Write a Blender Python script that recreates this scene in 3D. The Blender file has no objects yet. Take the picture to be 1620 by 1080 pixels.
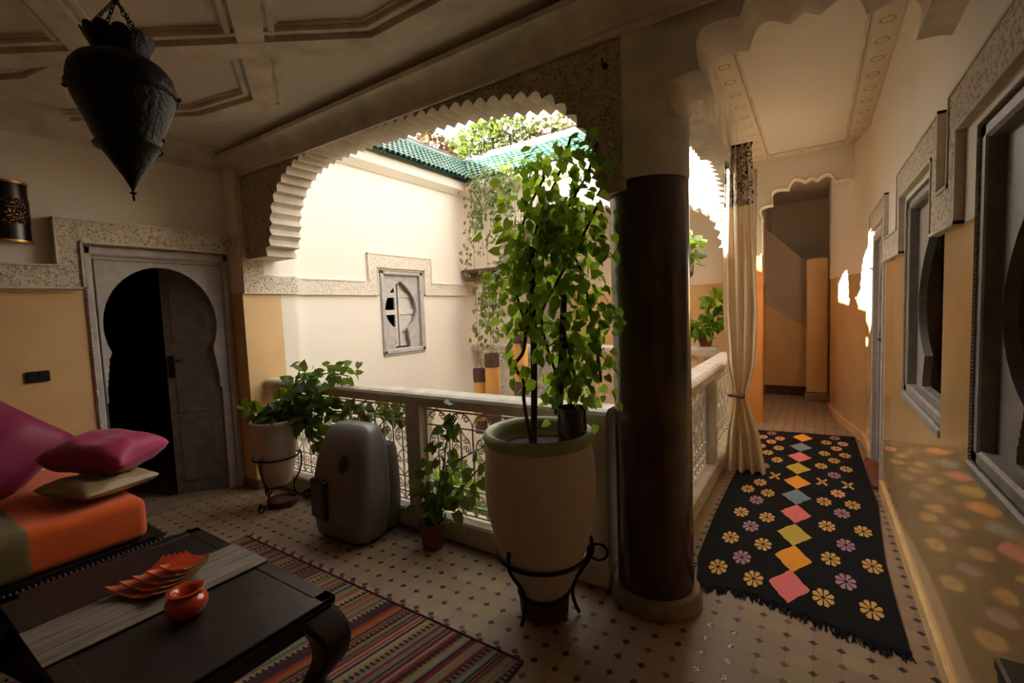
import bpy, math, random
from mathutils import Vector, Matrix, noise
from mathutils.geometry import tessellate_polygon
PI = math.pi
SC = bpy.context.scene
COL = SC.collection
rnd = random.Random(7)

# ------------------------------------------------------------------ materials
def srgb(r, g, b):
    f = lambda c: (c/255/12.92) if c/255 <= .04045 else ((c/255+.055)/1.055)**2.4
    return (f(r), f(g), f(b), 1)

class NT:
    def __init__(s, name):
        s.m = bpy.data.materials.new(name); s.m.use_nodes = True
        s.t = s.m.node_tree; s.t.nodes.clear()
        s.out = s.n('ShaderNodeOutputMaterial')
    def n(s, k, **kw):
        x = s.t.nodes.new(k)
        for a, b in kw.items(): setattr(x, a, b)
        return x
    def l(s, a, b): s.t.links.new(a, b)
    def setin(s, node, key, v):
        if hasattr(v, 'is_output'): s.l(v, node.inputs[key])
        else: node.inputs[key].default_value = v
    def math(s, op, a, b=None, c=None):
        x = s.n('ShaderNodeMath', operation=op)
        for i, v in enumerate((a, b, c)):
            if v is not None: s.setin(x, i, v)
        return x.outputs[0]
    def mix(s, f, a, b, blend='MIX'):
        x = s.n('ShaderNodeMix', data_type='RGBA', blend_type=blend)
        s.setin(x, 0, f); s.setin(x, 6, a); s.setin(x, 7, b)
        return x.outputs[2]
    def noise(s, scale, detail=3, rough=.55, vec=None, dist=0):
        x = s.n('ShaderNodeTexNoise'); x.inputs['Scale'].default_value = scale
        x.inputs['Detail'].default_value = detail; x.inputs['Roughness'].default_value = rough
        x.inputs['Distortion'].default_value = dist
        if vec: s.l(vec, x.inputs['Vector'])
        return x.outputs[0]
    def voro(s, scale, feature='F1', vec=None, out=0):
        x = s.n('ShaderNodeTexVoronoi', feature=feature); x.inputs['Scale'].default_value = scale
        if vec: s.l(vec, x.inputs['Vector'])
        return x.outputs[out]
    def ramp(s, f, stops, interp='LINEAR'):
        x = s.n('ShaderNodeValToRGB'); x.color_ramp.interpolation = interp
        e = x.color_ramp.elements
        while len(e) < len(stops): e.new(.5)
        for i, (p, c) in enumerate(stops): e[i].position = p; e[i].color = c
        s.l(f, x.inputs[0]); return x.outputs[0]
    def pos(s):
        return s.n('ShaderNodeNewGeometry').outputs['Position']
    def obj(s):
        return s.n('ShaderNodeTexCoord').outputs['Object']
    def xyz(s, v):
        x = s.n('ShaderNodeSeparateXYZ'); s.l(v, x.inputs[0]); return x.outputs
    def scale(s, v, sc):
        x = s.n('ShaderNodeMapping'); x.inputs['Scale'].default_value = sc; s.l(v, x.inputs[0]); return x.outputs[0]
    def bump(s, h, strength=.3, dist=.01):
        x = s.n('ShaderNodeBump'); x.inputs['Strength'].default_value = strength
        x.inputs['Distance'].default_value = dist; s.l(h, x.inputs['Height']); return x.outputs[0]
    def bsdf(s, col, rough=.6, metal=0, normal=None, spec=.5, coat=0, coat_rough=.1, sheen=0):
        x = s.n('ShaderNodeBsdfPrincipled')
        s.setin(x, 'Base Color', col); s.setin(x, 'Roughness', rough); s.setin(x, 'Metallic', metal)
        s.setin(x, 'Specular IOR Level', spec); s.setin(x, 'Coat Weight', coat); x.inputs['Coat Roughness'].default_value = coat_rough
        x.inputs['Sheen Weight'].default_value = sheen
        if normal: s.l(normal, x.inputs['Normal'])
        return x.outputs[0]
    def done(s, sh): s.l(sh, s.out.inputs[0]); return s.m

def plain(name, c, rough=.6, metal=0, nscale=0, namt=.15, bump=0, spec=.5, coat=0, bscale=None):
    t = NT(name); p = t.obj(); col = c
    if nscale:
        d = tuple(x*(1-namt*1.5) for x in c[:3])+(1,); e = tuple(min(1, x*(1+namt)) for x in c[:3])+(1,)
        col = t.ramp(t.noise(nscale, 4, vec=p), [(.3, d), (.7, e)])
    nm = t.bump(t.noise(bscale or nscale*3 or 40, 4, vec=p), bump, .01) if bump else None
    return t.done(t.bsdf(col, rough, metal, nm, spec, coat))

WHITE = srgb(233, 225, 211); OCHRE = srgb(214, 178, 126)
def plaster(name, c=WHITE):
    t = NT(name); p = t.pos()
    col = t.mix(t.math('MULTIPLY', t.noise(1.7, 5, vec=p), .35), c, tuple(x*.78 for x in c[:3])+(1,))
    return t.done(t.bsdf(col, .75, normal=t.bump(t.noise(14, 5, vec=p), .12, .02), spec=.25))
def dado(name, z0=1.74, low=OCHRE, up=WHITE, rough=.2):
    t = NT(name); p = t.pos(); z = t.xyz(p)[2]
    k = t.math('GREATER_THAN', z, z0)
    mott = t.noise(2.3, 6, .65, vec=p); n2 = t.noise(9, 4, vec=p)
    lo = t.mix(mott, tuple(x*.72 for x in low[:3])+(1,), tuple(min(1, x*1.18) for x in low[:3])+(1,))
    hi = t.mix(t.math('MULTIPLY', mott, .3), up, tuple(x*.78 for x in up[:3])+(1,))
    col = t.mix(k, lo, hi)
    r = t.math('ADD', t.math('MULTIPLY', k, .55), t.math('ADD', rough-.03, t.math('MULTIPLY', n2, .06)))
    nm = t.bump(t.math('ADD', t.noise(3, 2, vec=p), t.math('MULTIPLY', t.noise(16, 2, vec=p), .03)), .07, .02)
    return t.done(t.bsdf(col, r, normal=nm, spec=.6))
def carved(name, c, dark, sc=60, bd=.012):
    t = NT(name); p = t.pos()
    w = t.noise(18, 3, vec=p)
    h = t.noise(sc, 2, .55, vec=p, dist=1.2)
    k = t.ramp(h, [(.40, (0, 0, 0, 1)), (.50, (1, 1, 1, 1))])
    col = t.mix(k, dark, t.mix(w, c, tuple(x*.85 for x in c[:3])+(1,)))
    return t.done(t.bsdf(col, .8, normal=t.bump(h, .9, bd), spec=.2))

M = {}
M['plaster'] = plaster('white plaster')
M['plaster_court'] = plaster('courtyard plaster', srgb(243, 236, 222))
M['ceiling'] = plaster('ceiling plaster', srgb(220, 211, 196))
M['dado'] = dado('ochre tadelakt dado', rough=.05)
M['dado_left'] = dado('ochre lime dado', rough=.5)
M['dado_dark'] = dado('orange tadelakt pier', 2.04, srgb(212, 142, 76), rough=.25)
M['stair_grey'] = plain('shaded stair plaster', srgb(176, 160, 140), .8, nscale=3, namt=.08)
M['ochre'] = dado('ochre plaster', 9.0, rough=.35)
M['carved'] = carved('carved stucco', srgb(232, 222, 204), srgb(164, 142, 114), 62)
M['carved_white'] = carved('carved white stucco', srgb(240, 232, 216), srgb(196, 184, 164))
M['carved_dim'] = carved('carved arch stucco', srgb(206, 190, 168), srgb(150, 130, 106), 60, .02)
M['stucco'] = plain('smooth stucco', srgb(216, 206, 188), .8, nscale=6, bump=.1, spec=.2)
M['grey_wood'] = plain('grey painted wood', srgb(176, 172, 168), .55, nscale=14, namt=.12, bump=.15)
M['grey_leaf'] = plain('dark grey door wood', srgb(116, 110, 104), .6, nscale=10, namt=.2, bump=.2)
M['grey_shaded'] = plain('dimmed grey wood', srgb(142, 136, 128), .55, nscale=14, namt=.14, bump=.15)  # grey wood with the dim light on the corridor windows put into its colour
M['shutter_pale'] = plain('pale shutter wood', srgb(204, 200, 192), .55, nscale=12, namt=.08, bump=.1)
M['shutter'] = plain('dim shutter wood', srgb(96, 92, 84), .55, nscale=12, namt=.2, bump=.2)
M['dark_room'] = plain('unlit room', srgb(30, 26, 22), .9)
M['skirting'] = plain('grey tile skirting', srgb(140, 120, 98), .4, nscale=8, namt=.2)
M['skirting_cream'] = plain('cream skirting', srgb(226, 190, 132), .25, nscale=8, namt=.1)
M['column'] = plain('dark brown tadelakt', srgb(72, 46, 32), .2, nscale=5, namt=.25, bump=.05, bscale=8)
M['iron'] = plain('black wrought iron', srgb(24, 22, 21), .5, .6)
M['white_iron'] = plain('cream painted iron', srgb(206, 198, 184), .5, nscale=20, namt=.1)
M['rail'] = plain('painted railing plaster', srgb(196, 186, 170), .45, nscale=9, namt=.14, bump=.08)
M['lantern'] = plain('blackened pierced metal', srgb(26, 22, 20), .45, .7, nscale=30, namt=.4, bump=.6, bscale=60)
M['ruby'] = plain('red glass', srgb(210, 40, 20), .1)
M['shade_dark'] = plain('dark lacquered tin', srgb(20, 16, 14), .25, .6)
M['black_plastic'] = plain('black plastic', srgb(22, 21, 20), .35)
M['back'] = plain('back wall', srgb(170, 150, 124), .8)
M['dark_wood'] = plain('dark stained wood', srgb(30, 21, 17), .4, nscale=6, namt=.3, bump=.15)
M['green_paint'] = plain('dark green paint', srgb(34, 38, 26), .45, nscale=8)
M['ac'] = plain('grey moulded plastic', srgb(122, 117, 114), .38, nscale=3, namt=.05)
M['ac_dark'] = plain('charcoal plastic', srgb(34, 31, 30), .4)
M['ac_label'] = plain('printed control panel', srgb(96, 84, 76), .5, nscale=60, namt=.5)
M['terracotta'] = plain('terracotta', srgb(122, 62, 42), .8, nscale=10, namt=.25, bump=.2)
M['dark_terra'] = plain('dark terracotta', srgb(78, 48, 36), .8, nscale=10, namt=.25, bump=.2)
M['glaze_brown'] = plain('brown glaze', srgb(66, 36, 24), .15, nscale=12, namt=.3)
M['glaze_orange'] = plain('orange glaze', srgb(176, 58, 20), .2, nscale=12, namt=.2, coat=.3)
M['glaze_edge'] = plain('metal rim', srgb(170, 132, 92), .35, .5)
M['soil'] = plain('soil', srgb(34, 25, 18), .95, nscale=40, namt=.4, bump=.8)
M['bark'] = plain('bark', srgb(70, 50, 36), .85, nscale=30, namt=.35, bump=.6)
M['bark_red'] = plain('reddish stake', srgb(92, 56, 40), .8, nscale=30, namt=.3, bump=.4)
M['amber'] = plain('amber parchment', srgb(236, 178, 98), .6, nscale=6, namt=.1)
M['lamp_brown'] = plain('woven brown band', srgb(96, 72, 56), .8, nscale=60, namt=.35, bump=.5)
M['beige_shade'] = plain('beige lamp shade', srgb(178, 158, 128), .7, nscale=20)
M['pink_wall'] = plain('salmon terrace wall', srgb(196, 112, 96), .8, nscale=3, namt=.08)
M['terrace'] = plain('terrace parapet', srgb(120, 112, 108), .8, nscale=5)
M['pink_brick'] = plain('red terrace tiles', srgb(206, 120, 92), .7, nscale=30, namt=.25)
M['canopy'] = carved('carved dark wood', srgb(120, 100, 84), srgb(48, 36, 28), 50, .02)
M['brass'] = plain('brass', srgb(150, 110, 50), .35, .9)
M['court_floor'] = plain('patio paving', srgb(196, 188, 176), .5, nscale=4, namt=.15)

def cloth(name, c, rough=.8, sc=220, sheen=.2, var=.15):
    t = NT(name); p = t.obj()
    n = t.noise(5, 4, vec=p); wv = t.noise(sc, 2, vec=p)
    col = t.mix(n, tuple(x*(1-var) for x in c[:3])+(1,), tuple(min(1, x*(1+var)) for x in c[:3])+(1,))
    nm = t.bump(t.math('ADD', t.math('MULTIPLY', n, 3), wv), .25, .004)
    return t.done(t.bsdf(col, rough, normal=nm, sheen=sheen, spec=.3))
M['pink'] = cloth('raspberry velvet', srgb(150, 28, 78), .5)
M['pink_dark'] = cloth('magenta velvet', srgb(128, 22, 70), .5)
M['gold'] = cloth('gold satin', srgb(140, 120, 80), .38)
M['orange'] = cloth('orange cotton', srgb(196, 80, 14), .8)
M['olive'] = cloth('olive cotton', srgb(92, 78, 42), .85)
M['black_wool'] = cloth('black wool', srgb(9, 8, 10), 1, 90, 0)
for k, c in dict(w_orange=(228, 150, 40), w_blue=(116, 132, 140), w_pink=(222, 112, 112), w_olive=(190, 164, 62), w_lilac=(172, 124, 142), w_yellow=(206, 158, 84), w_peach=(232, 164, 120)).items():
    M[k] = cloth(k, srgb(*c), .95, 90, .1)
def make_curtain_mat():
    t = NT('sheer linen'); p = t.obj()
    wv = t.noise(150, 2, vec=p); d = t.n('ShaderNodeBsdfDiffuse'); tr = t.n('ShaderNodeBsdfTranslucent')
    c = t.mix(t.noise(6, 3, vec=p), srgb(226, 212, 186), srgb(240, 230, 208))
    t.l(c, d.inputs[0]); t.l(c, tr.inputs[0])
    nm = t.bump(wv, .2, .003); t.l(nm, d.inputs['Normal'])
    m = t.n('ShaderNodeMixShader'); m.inputs[0].default_value = .3
    t.l(d.outputs[0], m.inputs[1]); t.l(tr.outputs[0], m.inputs[2])
    return t.done(m.outputs[0])
M['linen'] = make_curtain_mat()
def make_header_mat():
    t = NT('embroidered header'); p = t.scale(t.obj(), (1, 1, 1))
    v = t.voro(17, 'F1', vec=p)
    ring = t.math('LESS_THAN', t.math('ABSOLUTE', t.math('SUBTRACT', v, .36)), .07)
    dots = t.math('LESS_THAN', v, .12)
    sw = t.math('LESS_THAN', t.math('ABSOLUTE', t.math('SUBTRACT', t.noise(22, 2, vec=p, dist=1.5), .5)), .02)
    k = t.math('MAXIMUM', t.math('MAXIMUM', ring, dots), sw)
    col = t.mix(k, srgb(232, 220, 200), srgb(70, 54, 44))
    return t.done(t.bsdf(col, .85, spec=.2))
M['header'] = make_header_mat()

def leafmat(name, c1, c2, tr=.5):
    t = NT(name); g = t.n('ShaderNodeNewGeometry')
    c = t.mix(g.outputs['Random Per Island'], c1, c2)
    b = t.n('ShaderNodeBsdfPrincipled'); t.l(c, b.inputs['Base Color']); b.inputs['Roughness'].default_value = .42
    tl = t.n('ShaderNodeBsdfTranslucent'); c2_ = t.mix(.5, c, srgb(170, 200, 40)); t.l(c2_, tl.inputs[0])
    m = t.n('ShaderNodeMixShader'); m.inputs[0].default_value = tr
    t.l(b.outputs[0], m.inputs[1]); t.l(tl.outputs[0], m.inputs[2])
    return t.done(m.outputs[0])
M['leaf'] = leafmat('vine leaf', srgb(62, 106, 30), srgb(122, 160, 54), .6)
M['leaf_dark'] = leafmat('pothos leaf', srgb(34, 66, 28), srgb(92, 116, 46), .3)
M['leaf_pale'] = leafmat('pale shrub leaf', srgb(70, 84, 46), srgb(112, 118, 74), .15)
M['leaf_ivy'] = leafmat('ivy leaf', srgb(84, 104, 60), srgb(136, 146, 92), .35)
M['leaf_red'] = leafmat('red leaf', srgb(104, 34, 30), srgb(92, 56, 36), .1)

def make_floor_mat():
    t = NT('octagon and dot cement tile'); p = t.pos(); x, y, z = t.xyz(p)
    def cell(v, off):
        return t.math('SUBTRACT', t.math('FRACT', t.math('ADD', t.math('DIVIDE', t.math('ADD', v, off), .1), .5)), .5)
    fx = t.math('ABSOLUTE', cell(x, 0)); fy = t.math('ABSOLUTE', cell(y, .006))
    d = t.math('ADD', fx, fy)
    dot = t.math('LESS_THAN', d, .175)
    edge = t.math('MULTIPLY', t.math('GREATER_THAN', d, .175), t.math('LESS_THAN', d, .195))
    gr = t.math('MAXIMUM', edge, t.math('LESS_THAN', t.math('MINIMUM', fx, fy), .008))
    # one random value for each tile and for each dot
    def cid(v, off, h): return t.math('FLOOR', t.math('ADD', t.math('DIVIDE', t.math('ADD', v, off), .1), h))
    def wn(h):
        c = t.n('ShaderNodeCombineXYZ'); t.l(cid(x, 0, h), c.inputs[0]); t.l(cid(y, .006, h), c.inputs[1])
        w = t.n('ShaderNodeTexWhiteNoise', noise_dimensions='2D'); t.l(c.outputs[0], w.inputs['Vector']); return w.outputs[0]
    base = t.ramp(wn(0.0), [(0, srgb(148, 124, 100)), (.4, srgb(160, 138, 114)), (.75, srgb(154, 128, 108)), (1, srgb(166, 150, 110))])
    base = t.mix(t.math('MULTIPLY', t.noise(11, 4, vec=p), .5), base, srgb(118, 97, 77))
    dots = t.ramp(wn(.5), [(0, srgb(40, 28, 22)), (.45, srgb(54, 32, 27)), (.75, srgb(78, 42, 36)), (.93, srgb(98, 78, 60))])
    # light glints painted into the dots just before the column
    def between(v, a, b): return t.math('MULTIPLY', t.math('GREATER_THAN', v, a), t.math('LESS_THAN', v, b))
    glint = t.math('MULTIPLY', between(x, -.45, -.25), between(y, 1.84, 2.24))
    glint = t.math('MULTIPLY', glint, t.math('GREATER_THAN', t.noise(70, 2, vec=p), .5))
    dots = t.mix(glint, dots, srgb(235, 232, 228))
    col = t.mix(gr, base, srgb(112, 88, 68))
    col = t.mix(dot, col, dots)
    nm = t.bump(t.math('SUBTRACT', t.math('MULTIPLY', t.noise(6, 3, vec=p), .5), t.math('MULTIPLY', gr, .5)), .15, .004)
    return t.done(t.bsdf(col, t.math('ADD', .34, t.math('MULTIPLY', t.noise(20, 3, vec=p), .2)), normal=nm, spec=.3))
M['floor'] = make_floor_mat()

def make_kilim_mat():
    t = NT('striped kilim'); p = t.pos(); x, y, z = t.xyz(p)
    u = t.math('ADD', x, t.math('MULTIPLY', y, -.16))
    w = t.n('ShaderNodeTexWhiteNoise', noise_dimensions='1D')
    t.l(t.math('FLOOR', t.math('MULTIPLY', t.math('ADD', u, t.math('MULTIPLY', t.math('SINE', t.math('MULTIPLY', u, 23)), .02)), 82)), w.inputs['W'])
    pal = [(132, 52, 38), (134, 116, 90), (108, 100, 82), (92, 96, 78), (142, 122, 62), (74, 42, 46), (144, 84, 46), (116, 92, 84), (140, 128, 110), (60, 46, 46), (118, 44, 50), (106, 110, 94)]
    col = t.ramp(w.outputs[0], [(i/len(pal), srgb(*c)) for i, c in enumerate(pal)], 'CONSTANT')
    # small woven zigzag checks inside some stripes
    ck = t.math('MULTIPLY', t.math('GREATER_THAN', t.math('SINE', t.math('MULTIPLY', y, 260)), .2), t.math('GREATER_THAN', t.math('SINE', t.math('MULTIPLY', u, 38)), .86))
    col = t.mix(ck, col, srgb(58, 34, 32))
    nm = t.bump(t.math('ADD', t.math('SINE', t.math('MULTIPLY', y, 900)), t.math('SINE', t.math('MULTIPLY', u, 600))), .3, .002)
    return t.done(t.bsdf(col, .95, normal=nm, spec=.15))
M['kilim'] = make_kilim_mat()
M['kilim_edge'] = cloth('plum binding', srgb(92, 40, 52), .95)
def make_runner_cloth():
    t = NT('weathered runner'); p = t.pos(); x, y, z = t.xyz(p)
    st = t.noise(1, 4, .7, vec=t.scale(p, (90, 3, 1)))
    col = t.ramp(st, [(.3, srgb(60, 50, 42)), (.5, srgb(112, 100, 88)), (.75, srgb(146, 136, 122))])
    return t.done(t.bsdf(col, .7, normal=t.bump(st, .3, .003)))
M['runner_cloth'] = make_runner_cloth()
def make_pot_mat():
    t = NT('cream ribbed pottery'); p = t.obj(); x, y, z = t.xyz(p)
    rib = t.math('SINE', t.math('MULTIPLY', z, 330)); n = t.noise(6, 5, vec=p)
    col = t.mix(n, srgb(196, 178, 162), srgb(218, 202, 186))
    return t.done(t.bsdf(col, .8, normal=t.bump(t.math('ADD', rib, t.math('MULTIPLY', t.noise(60, 3, vec=p), 1.2)), .25, .004), spec=.25))
M['pot'] = make_pot_mat()
M['pot_rim'] = plain('celadon rim', srgb(150, 152, 118), .45, nscale=8, namt=.12)
M['pot_white'] = plain('white pottery', srgb(190, 178, 164), .65, nscale=7, namt=.12, bump=.1)
def make_rooftile():
    t = NT('green glazed tile'); p = t.pos(); n = t.noise(7, 4, vec=p)
    col = t.ramp(n, [(.3, srgb(54, 92, 78)), (.5, srgb(78, 114, 98)), (.72, srgb(118, 148, 130))])
    return t.done(t.bsdf(col, .18))
M['rooftile'] = make_rooftile()
def make_sconce_band():
    t = NT('pierced brass band'); p = t.obj(); v = t.voro(70, 'F1', vec=p)
    k = t.math('LESS_THAN', v, .24)
    return t.done(t.bsdf(t.mix(k, srgb(34, 24, 14), srgb(150, 98, 36)), .25, .9, normal=t.bump(v, .6, .006)))
M['band'] = make_sconce_band()
def make_border():
    t = NT('painted rosette border'); p = t.pos(); x, y, z = t.xyz(p)
    def lin(a, b, k): return t.math('ADD', t.math('MULTIPLY', b, k), t.math('MULTIPLY', a, t.math('SUBTRACT', 1, k)))
    end = t.math('GREATER_THAN', y, 6.12); right = t.math('GREATER_THAN', x, 0)
    across = lin(t.math('SUBTRACT', x, t.math('SUBTRACT', t.math('MULTIPLY', right, .89), .54)), t.math('SUBTRACT', y, 6.2), end)
    run = lin(y, t.math('ADD', x, .035), end)
    cell = t.math('MULTIPLY', t.math('SUBTRACT', t.math('FRACT', t.math('DIVIDE', run, .27)), .5), .27)
    d = t.math('SQRT', t.math('ADD', t.math('MULTIPLY', across, across), t.math('MULTIPLY', cell, cell)))
    ring = t.math('LESS_THAN', t.math('ABSOLUTE', t.math('SUBTRACT', d, .036)), .006)
    sw = t.math('LESS_THAN', t.math('ABSOLUTE', t.math('SUBTRACT', t.noise(26, 3, vec=p, dist=1.2), .5)), .014)
    edge = t.math('GREATER_THAN', t.math('ABSOLUTE', across), .068)
    k = t.math('ADD', t.math('MULTIPLY', ring, .6), t.math('ADD', t.math('MULTIPLY', sw, .3), t.math('MULTIPLY', edge, .15)))
    col = t.mix(k, srgb(212, 200, 178), srgb(120, 102, 78))
    return t.done(t.bsdf(col, .8, spec=.2))
M['border'] = make_border()

# ------------------------------------------------------------------ mesh helpers
class MB:
    def __init__(s): s.v = []; s.f = []; s.m = []; s.mats = []
    def mi(s, mat):
        if mat not in s.mats: s.mats.append(mat)
        return s.mats.index(mat)
    def add(s, vs, fs, mat, M4=None):
        b = len(s.v); k = s.mi(mat)
        s.v += [tuple(M4 @ Vector(p)) if M4 else tuple(p) for p in vs]
        s.f += [tuple(b+i for i in f) for f in fs]; s.m += [k]*len(fs)
        return s
    def box(s, lo, hi, mat, M4=None):
        (a, b, c), (d, e, f) = lo, hi
        vs = [(a, b, c), (d, b, c), (d, e, c), (a, e, c), (a, b, f), (d, b, f), (d, e, f), (a, e, f)]
        return s.add(vs, [(3, 2, 1, 0), (4, 5, 6, 7), (0, 1, 5, 4), (1, 2, 6, 5), (2, 3, 7, 6), (3, 0, 4, 7)], mat, M4)
    def bbox(s, lo, hi, mat, r=.01, M4=None):   # box with chamfered edges
        (a, b, c), (d, e, f) = lo, hi
        r = min(r, (d-a)/2.1, (e-b)/2.1, (f-c)/2.1)
        def ring(z, i): return [(a+i, b+i, z), (d-i, b+i, z), (d-i, e-i, z), (a+i, e-i, z)]
        rings = []
        for z, i in ((c, r), (c+r, 0), (f-r, 0), (f, r)):
            q = 1e-9 if i else r*.6
            x0, x1, y0, y1 = a+i, d-i, b+i, e-i
            g = r*.6
            rings.append([(x0+g, y0, z), (x1-g, y0, z), (x1, y0+g, z), (x1, y1-g, z), (x1-g, y1, z), (x0+g, y1, z), (x0, y1-g, z), (x0, y0+g, z)])
        return s.loft(rings, mat, True, True, M4)
    def loft(s, rings, mat, cap0=True, cap1=True, M4=None, closed=True):
        n = len(rings[0]); vs = [p for r in rings for p in r]; fs = []
        for i in range(len(rings)-1):
            for j in range(n if closed else n-1):
                k = (j+1) % n
                fs.append((i*n+j, i*n+k, (i+1)*n+k, (i+1)*n+j))
        if cap0: fs.append(tuple(reversed(range(n))))
        if cap1: fs.append(tuple((len(rings)-1)*n+j for j in range(n)))
        return s.add(vs, fs, mat, M4)
    def lathe(s, prof, mat, n=40, M4=None, cap0=True, cap1=True):
        rings = [[(r*math.cos(2*PI*j/n), r*math.sin(2*PI*j/n), z) for j in range(n)] for r, z in prof]
        return s.loft(rings, mat, cap0, cap1, M4)
    def tube(s, pts, r, mat, n=6, M4=None, closed=False, caps=True):
        pts = [Vector(p) for p in pts]; N = len(pts); rings = []
        up = None
        for i in range(N):
            a = pts[(i-1) % N] if (closed or i) else pts[0]; b = pts[(i+1) % N] if (closed or i < N-1) else pts[-1]
            d = (b-a)
            d = d.normalized() if d.length > 1e-9 else Vector((0, 0, 1))
            if up is None:
                up = Vector((0, 0, 1)) if abs(d.z) < .9 else Vector((1, 0, 0))
            sx = d.cross(up)
            if sx.length < 1e-6: sx = d.orthogonal()
            sx.normalize(); up = sx.cross(d).normalized()
            rr = r[i] if isinstance(r, (list, tuple)) else r
            rings.append([tuple(pts[i]+sx*rr*math.cos(2*PI*j/n)+up*rr*math.sin(2*PI*j/n)) for j in range(n)])
        if closed: rings.append(rings[0]); caps = False
        return s.loft(rings, mat, caps, caps, M4)
    def plate(s, outer, holes, t0, t1, axes, mat, side=None):
        """2D outline (a,b) with holes, extruded from t0 to t1 along the third axis; axes like 'xz' or 'yz'."""
        def P(a, b, t):
            d = dict(zip(axes, (a, b))); third = [c for c in 'xyz' if c not in axes][0]; d[third] = t
            return (d['x'], d['y'], d['z'])
        loops = [list(outer)]+[list(h) for h in holes]
        flat = [p for l in loops for p in l]
        tris = tessellate_polygon([[Vector((a, b, 0)) for a, b in l] for l in loops])
        n = len(flat)
        s.add([P(a, b, t0) for a, b in flat]+[P(a, b, t1) for a, b in flat],
              [tuple(t) for t in tris]+[tuple(n+i for i in reversed(t)) for t in tris], mat)
        for l in loops:
            k = len(l)
            s.add([P(a, b, t0) for a, b in l]+[P(a, b, t1) for a, b in l],
                  [(j, (j+1) % k, k+(j+1) % k, k+j) for j in range(k)], side or mat)
        return s
    def build(s, name, parent=None, smooth=0, loc=None):
        me = bpy.data.meshes.new(name); me.from_pydata(s.v, [], s.f)
        for m in s.mats: me.materials.append(M[m] if isinstance(m, str) else m)
        me.polygons.foreach_set('material_index', s.m)
        import bmesh
        bm = bmesh.new(); bm.from_mesh(me); bmesh.ops.recalc_face_normals(bm, faces=bm.faces); bm.to_mesh(me); bm.free()
        if smooth:
            me.polygons.foreach_set('use_smooth', [True]*len(me.polygons))
            if smooth < 3: me.set_sharp_from_angle(angle=smooth)
        me.update()
        o = bpy.data.objects.new(name, me); COL.objects.link(o)
        if parent: o.parent = parent
        if loc: o.location = loc
        return o

def tag(o, label=None, cat=None, group=None, kind=None):
    if label: o['label'] = label
    if cat: o['category'] = cat
    if group: o['group'] = group
    if kind: o['kind'] = kind
    return o
def thing(name, loc, label, cat, group=None, rz=0, kind=None):
    o = bpy.data.objects.new(name, None); COL.objects.link(o); o.location = loc; o.rotation_euler = (0, 0, rz)
    return tag(o, label, cat, group, kind)
def struct(mb, name, label, cat, smooth=0):
    return tag(mb.build(name, smooth=smooth), label, cat, kind='structure')
def T(x=0, y=0, z=0, rz=0, rx=0, ry=0, s=1):
    return Matrix.Translation((x, y, z)) @ Matrix.Rotation(rz, 4, 'Z') @ Matrix.Rotation(ry, 4, 'Y') @ Matrix.Rotation(rx, 4, 'X') @ Matrix.Scale(s, 4)
def copy_tree(o, parent=None):
    c = o.copy(); COL.objects.link(c)
    if parent: c.parent = parent
    for ch in list(o.children): copy_tree(ch, c)
    return c
def rect(a0, b0, a1, b1): return [(a0, b0), (a1, b0), (a1, b1), (a0, b1)]

def scallop(nodes, bulge=.45, seg=5):
    """lobes between the nodes, each a round arc bulging to the left of travel"""
    out = []
    for (a, b), (c, d) in zip(nodes[:-1], nodes[1:]):
        dx, dy = c-a, d-b; L = math.hypot(dx, dy); nx, ny = -dy/L, dx/L
        for k in range(seg):
            t = k/seg; h = math.sin(PI*t)*bulge*L
            out.append((a+dx*t+nx*h, b+dy*t+ny*h))
    out.append(nodes[-1]); return out
def resample(path, n):
    L = [0]
    for p, q in zip(path[:-1], path[1:]): L.append(L[-1]+math.dist(p, q))
    out = []; j = 0
    for i in range(n+1):
        t = L[-1]*i/n
        while j < len(L)-2 and L[j+1] < t: j += 1
        u = (t-L[j])/max(1e-9, L[j+1]-L[j])
        out.append(tuple(a+(b-a)*u for a, b in zip(path[j], path[j+1])))
    return out
def smooth_path(pts, seg=8):
    out = []; P = [pts[0]]+list(pts)+[pts[-1]]
    for i in range(1, len(P)-2):
        for k in range(seg):
            t = k/seg; p0, p1, p2, p3 = P[i-1], P[i], P[i+1], P[i+2]
            out.append(tuple(.5*(2*b+(c-a)*t+(2*a-5*b+4*c-d)*t*t+(-a+3*b-3*c+d)*t**3) for a, b, c, d in zip(p0, p1, p2, p3)))
    out.append(tuple(pts[-1])); return out
SKY = 3.6; SUN = 70; EXPO = 0.15
# ------------------------------------------------------------------ camera and light
R = [[0.83576442, 0.00506686, -0.54906481], [0.54770081, -0.07873199, 0.83296164], [-0.03900846, -0.99688294, -0.06857652]]
cam = bpy.data.cameras.new('camera'); co = bpy.data.objects.new('camera', cam); COL.objects.link(co)
cam.sensor_width = 36; cam.lens = 730/1620*36; cam.clip_start = .02
co.matrix_world = Matrix([[R[i][0], -R[i][1], -R[i][2], (0, 0, 1.5)[i]] for i in range(3)]+[[0, 0, 0, 1]])
SC.camera = co
W = bpy.data.worlds.new('sky'); SC.world = W; W.use_nodes = True
W.node_tree.nodes['Background'].inputs[0].default_value = (1.0, .985, .96, 1)
W.node_tree.nodes['Background'].inputs[1].default_value = SKY
sl = bpy.data.lights.new('sun', 'SUN'); so = bpy.data.objects.new('sun', sl); COL.objects.link(so)
sl.energy = SUN; sl.angle = .0093; sl.color = (1, .98, .945)
so.rotation_euler = Vector((1, .72, -.50)).to_track_quat('-Z', 'Y').to_euler(); so.location = (-8, -3, 9)
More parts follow.
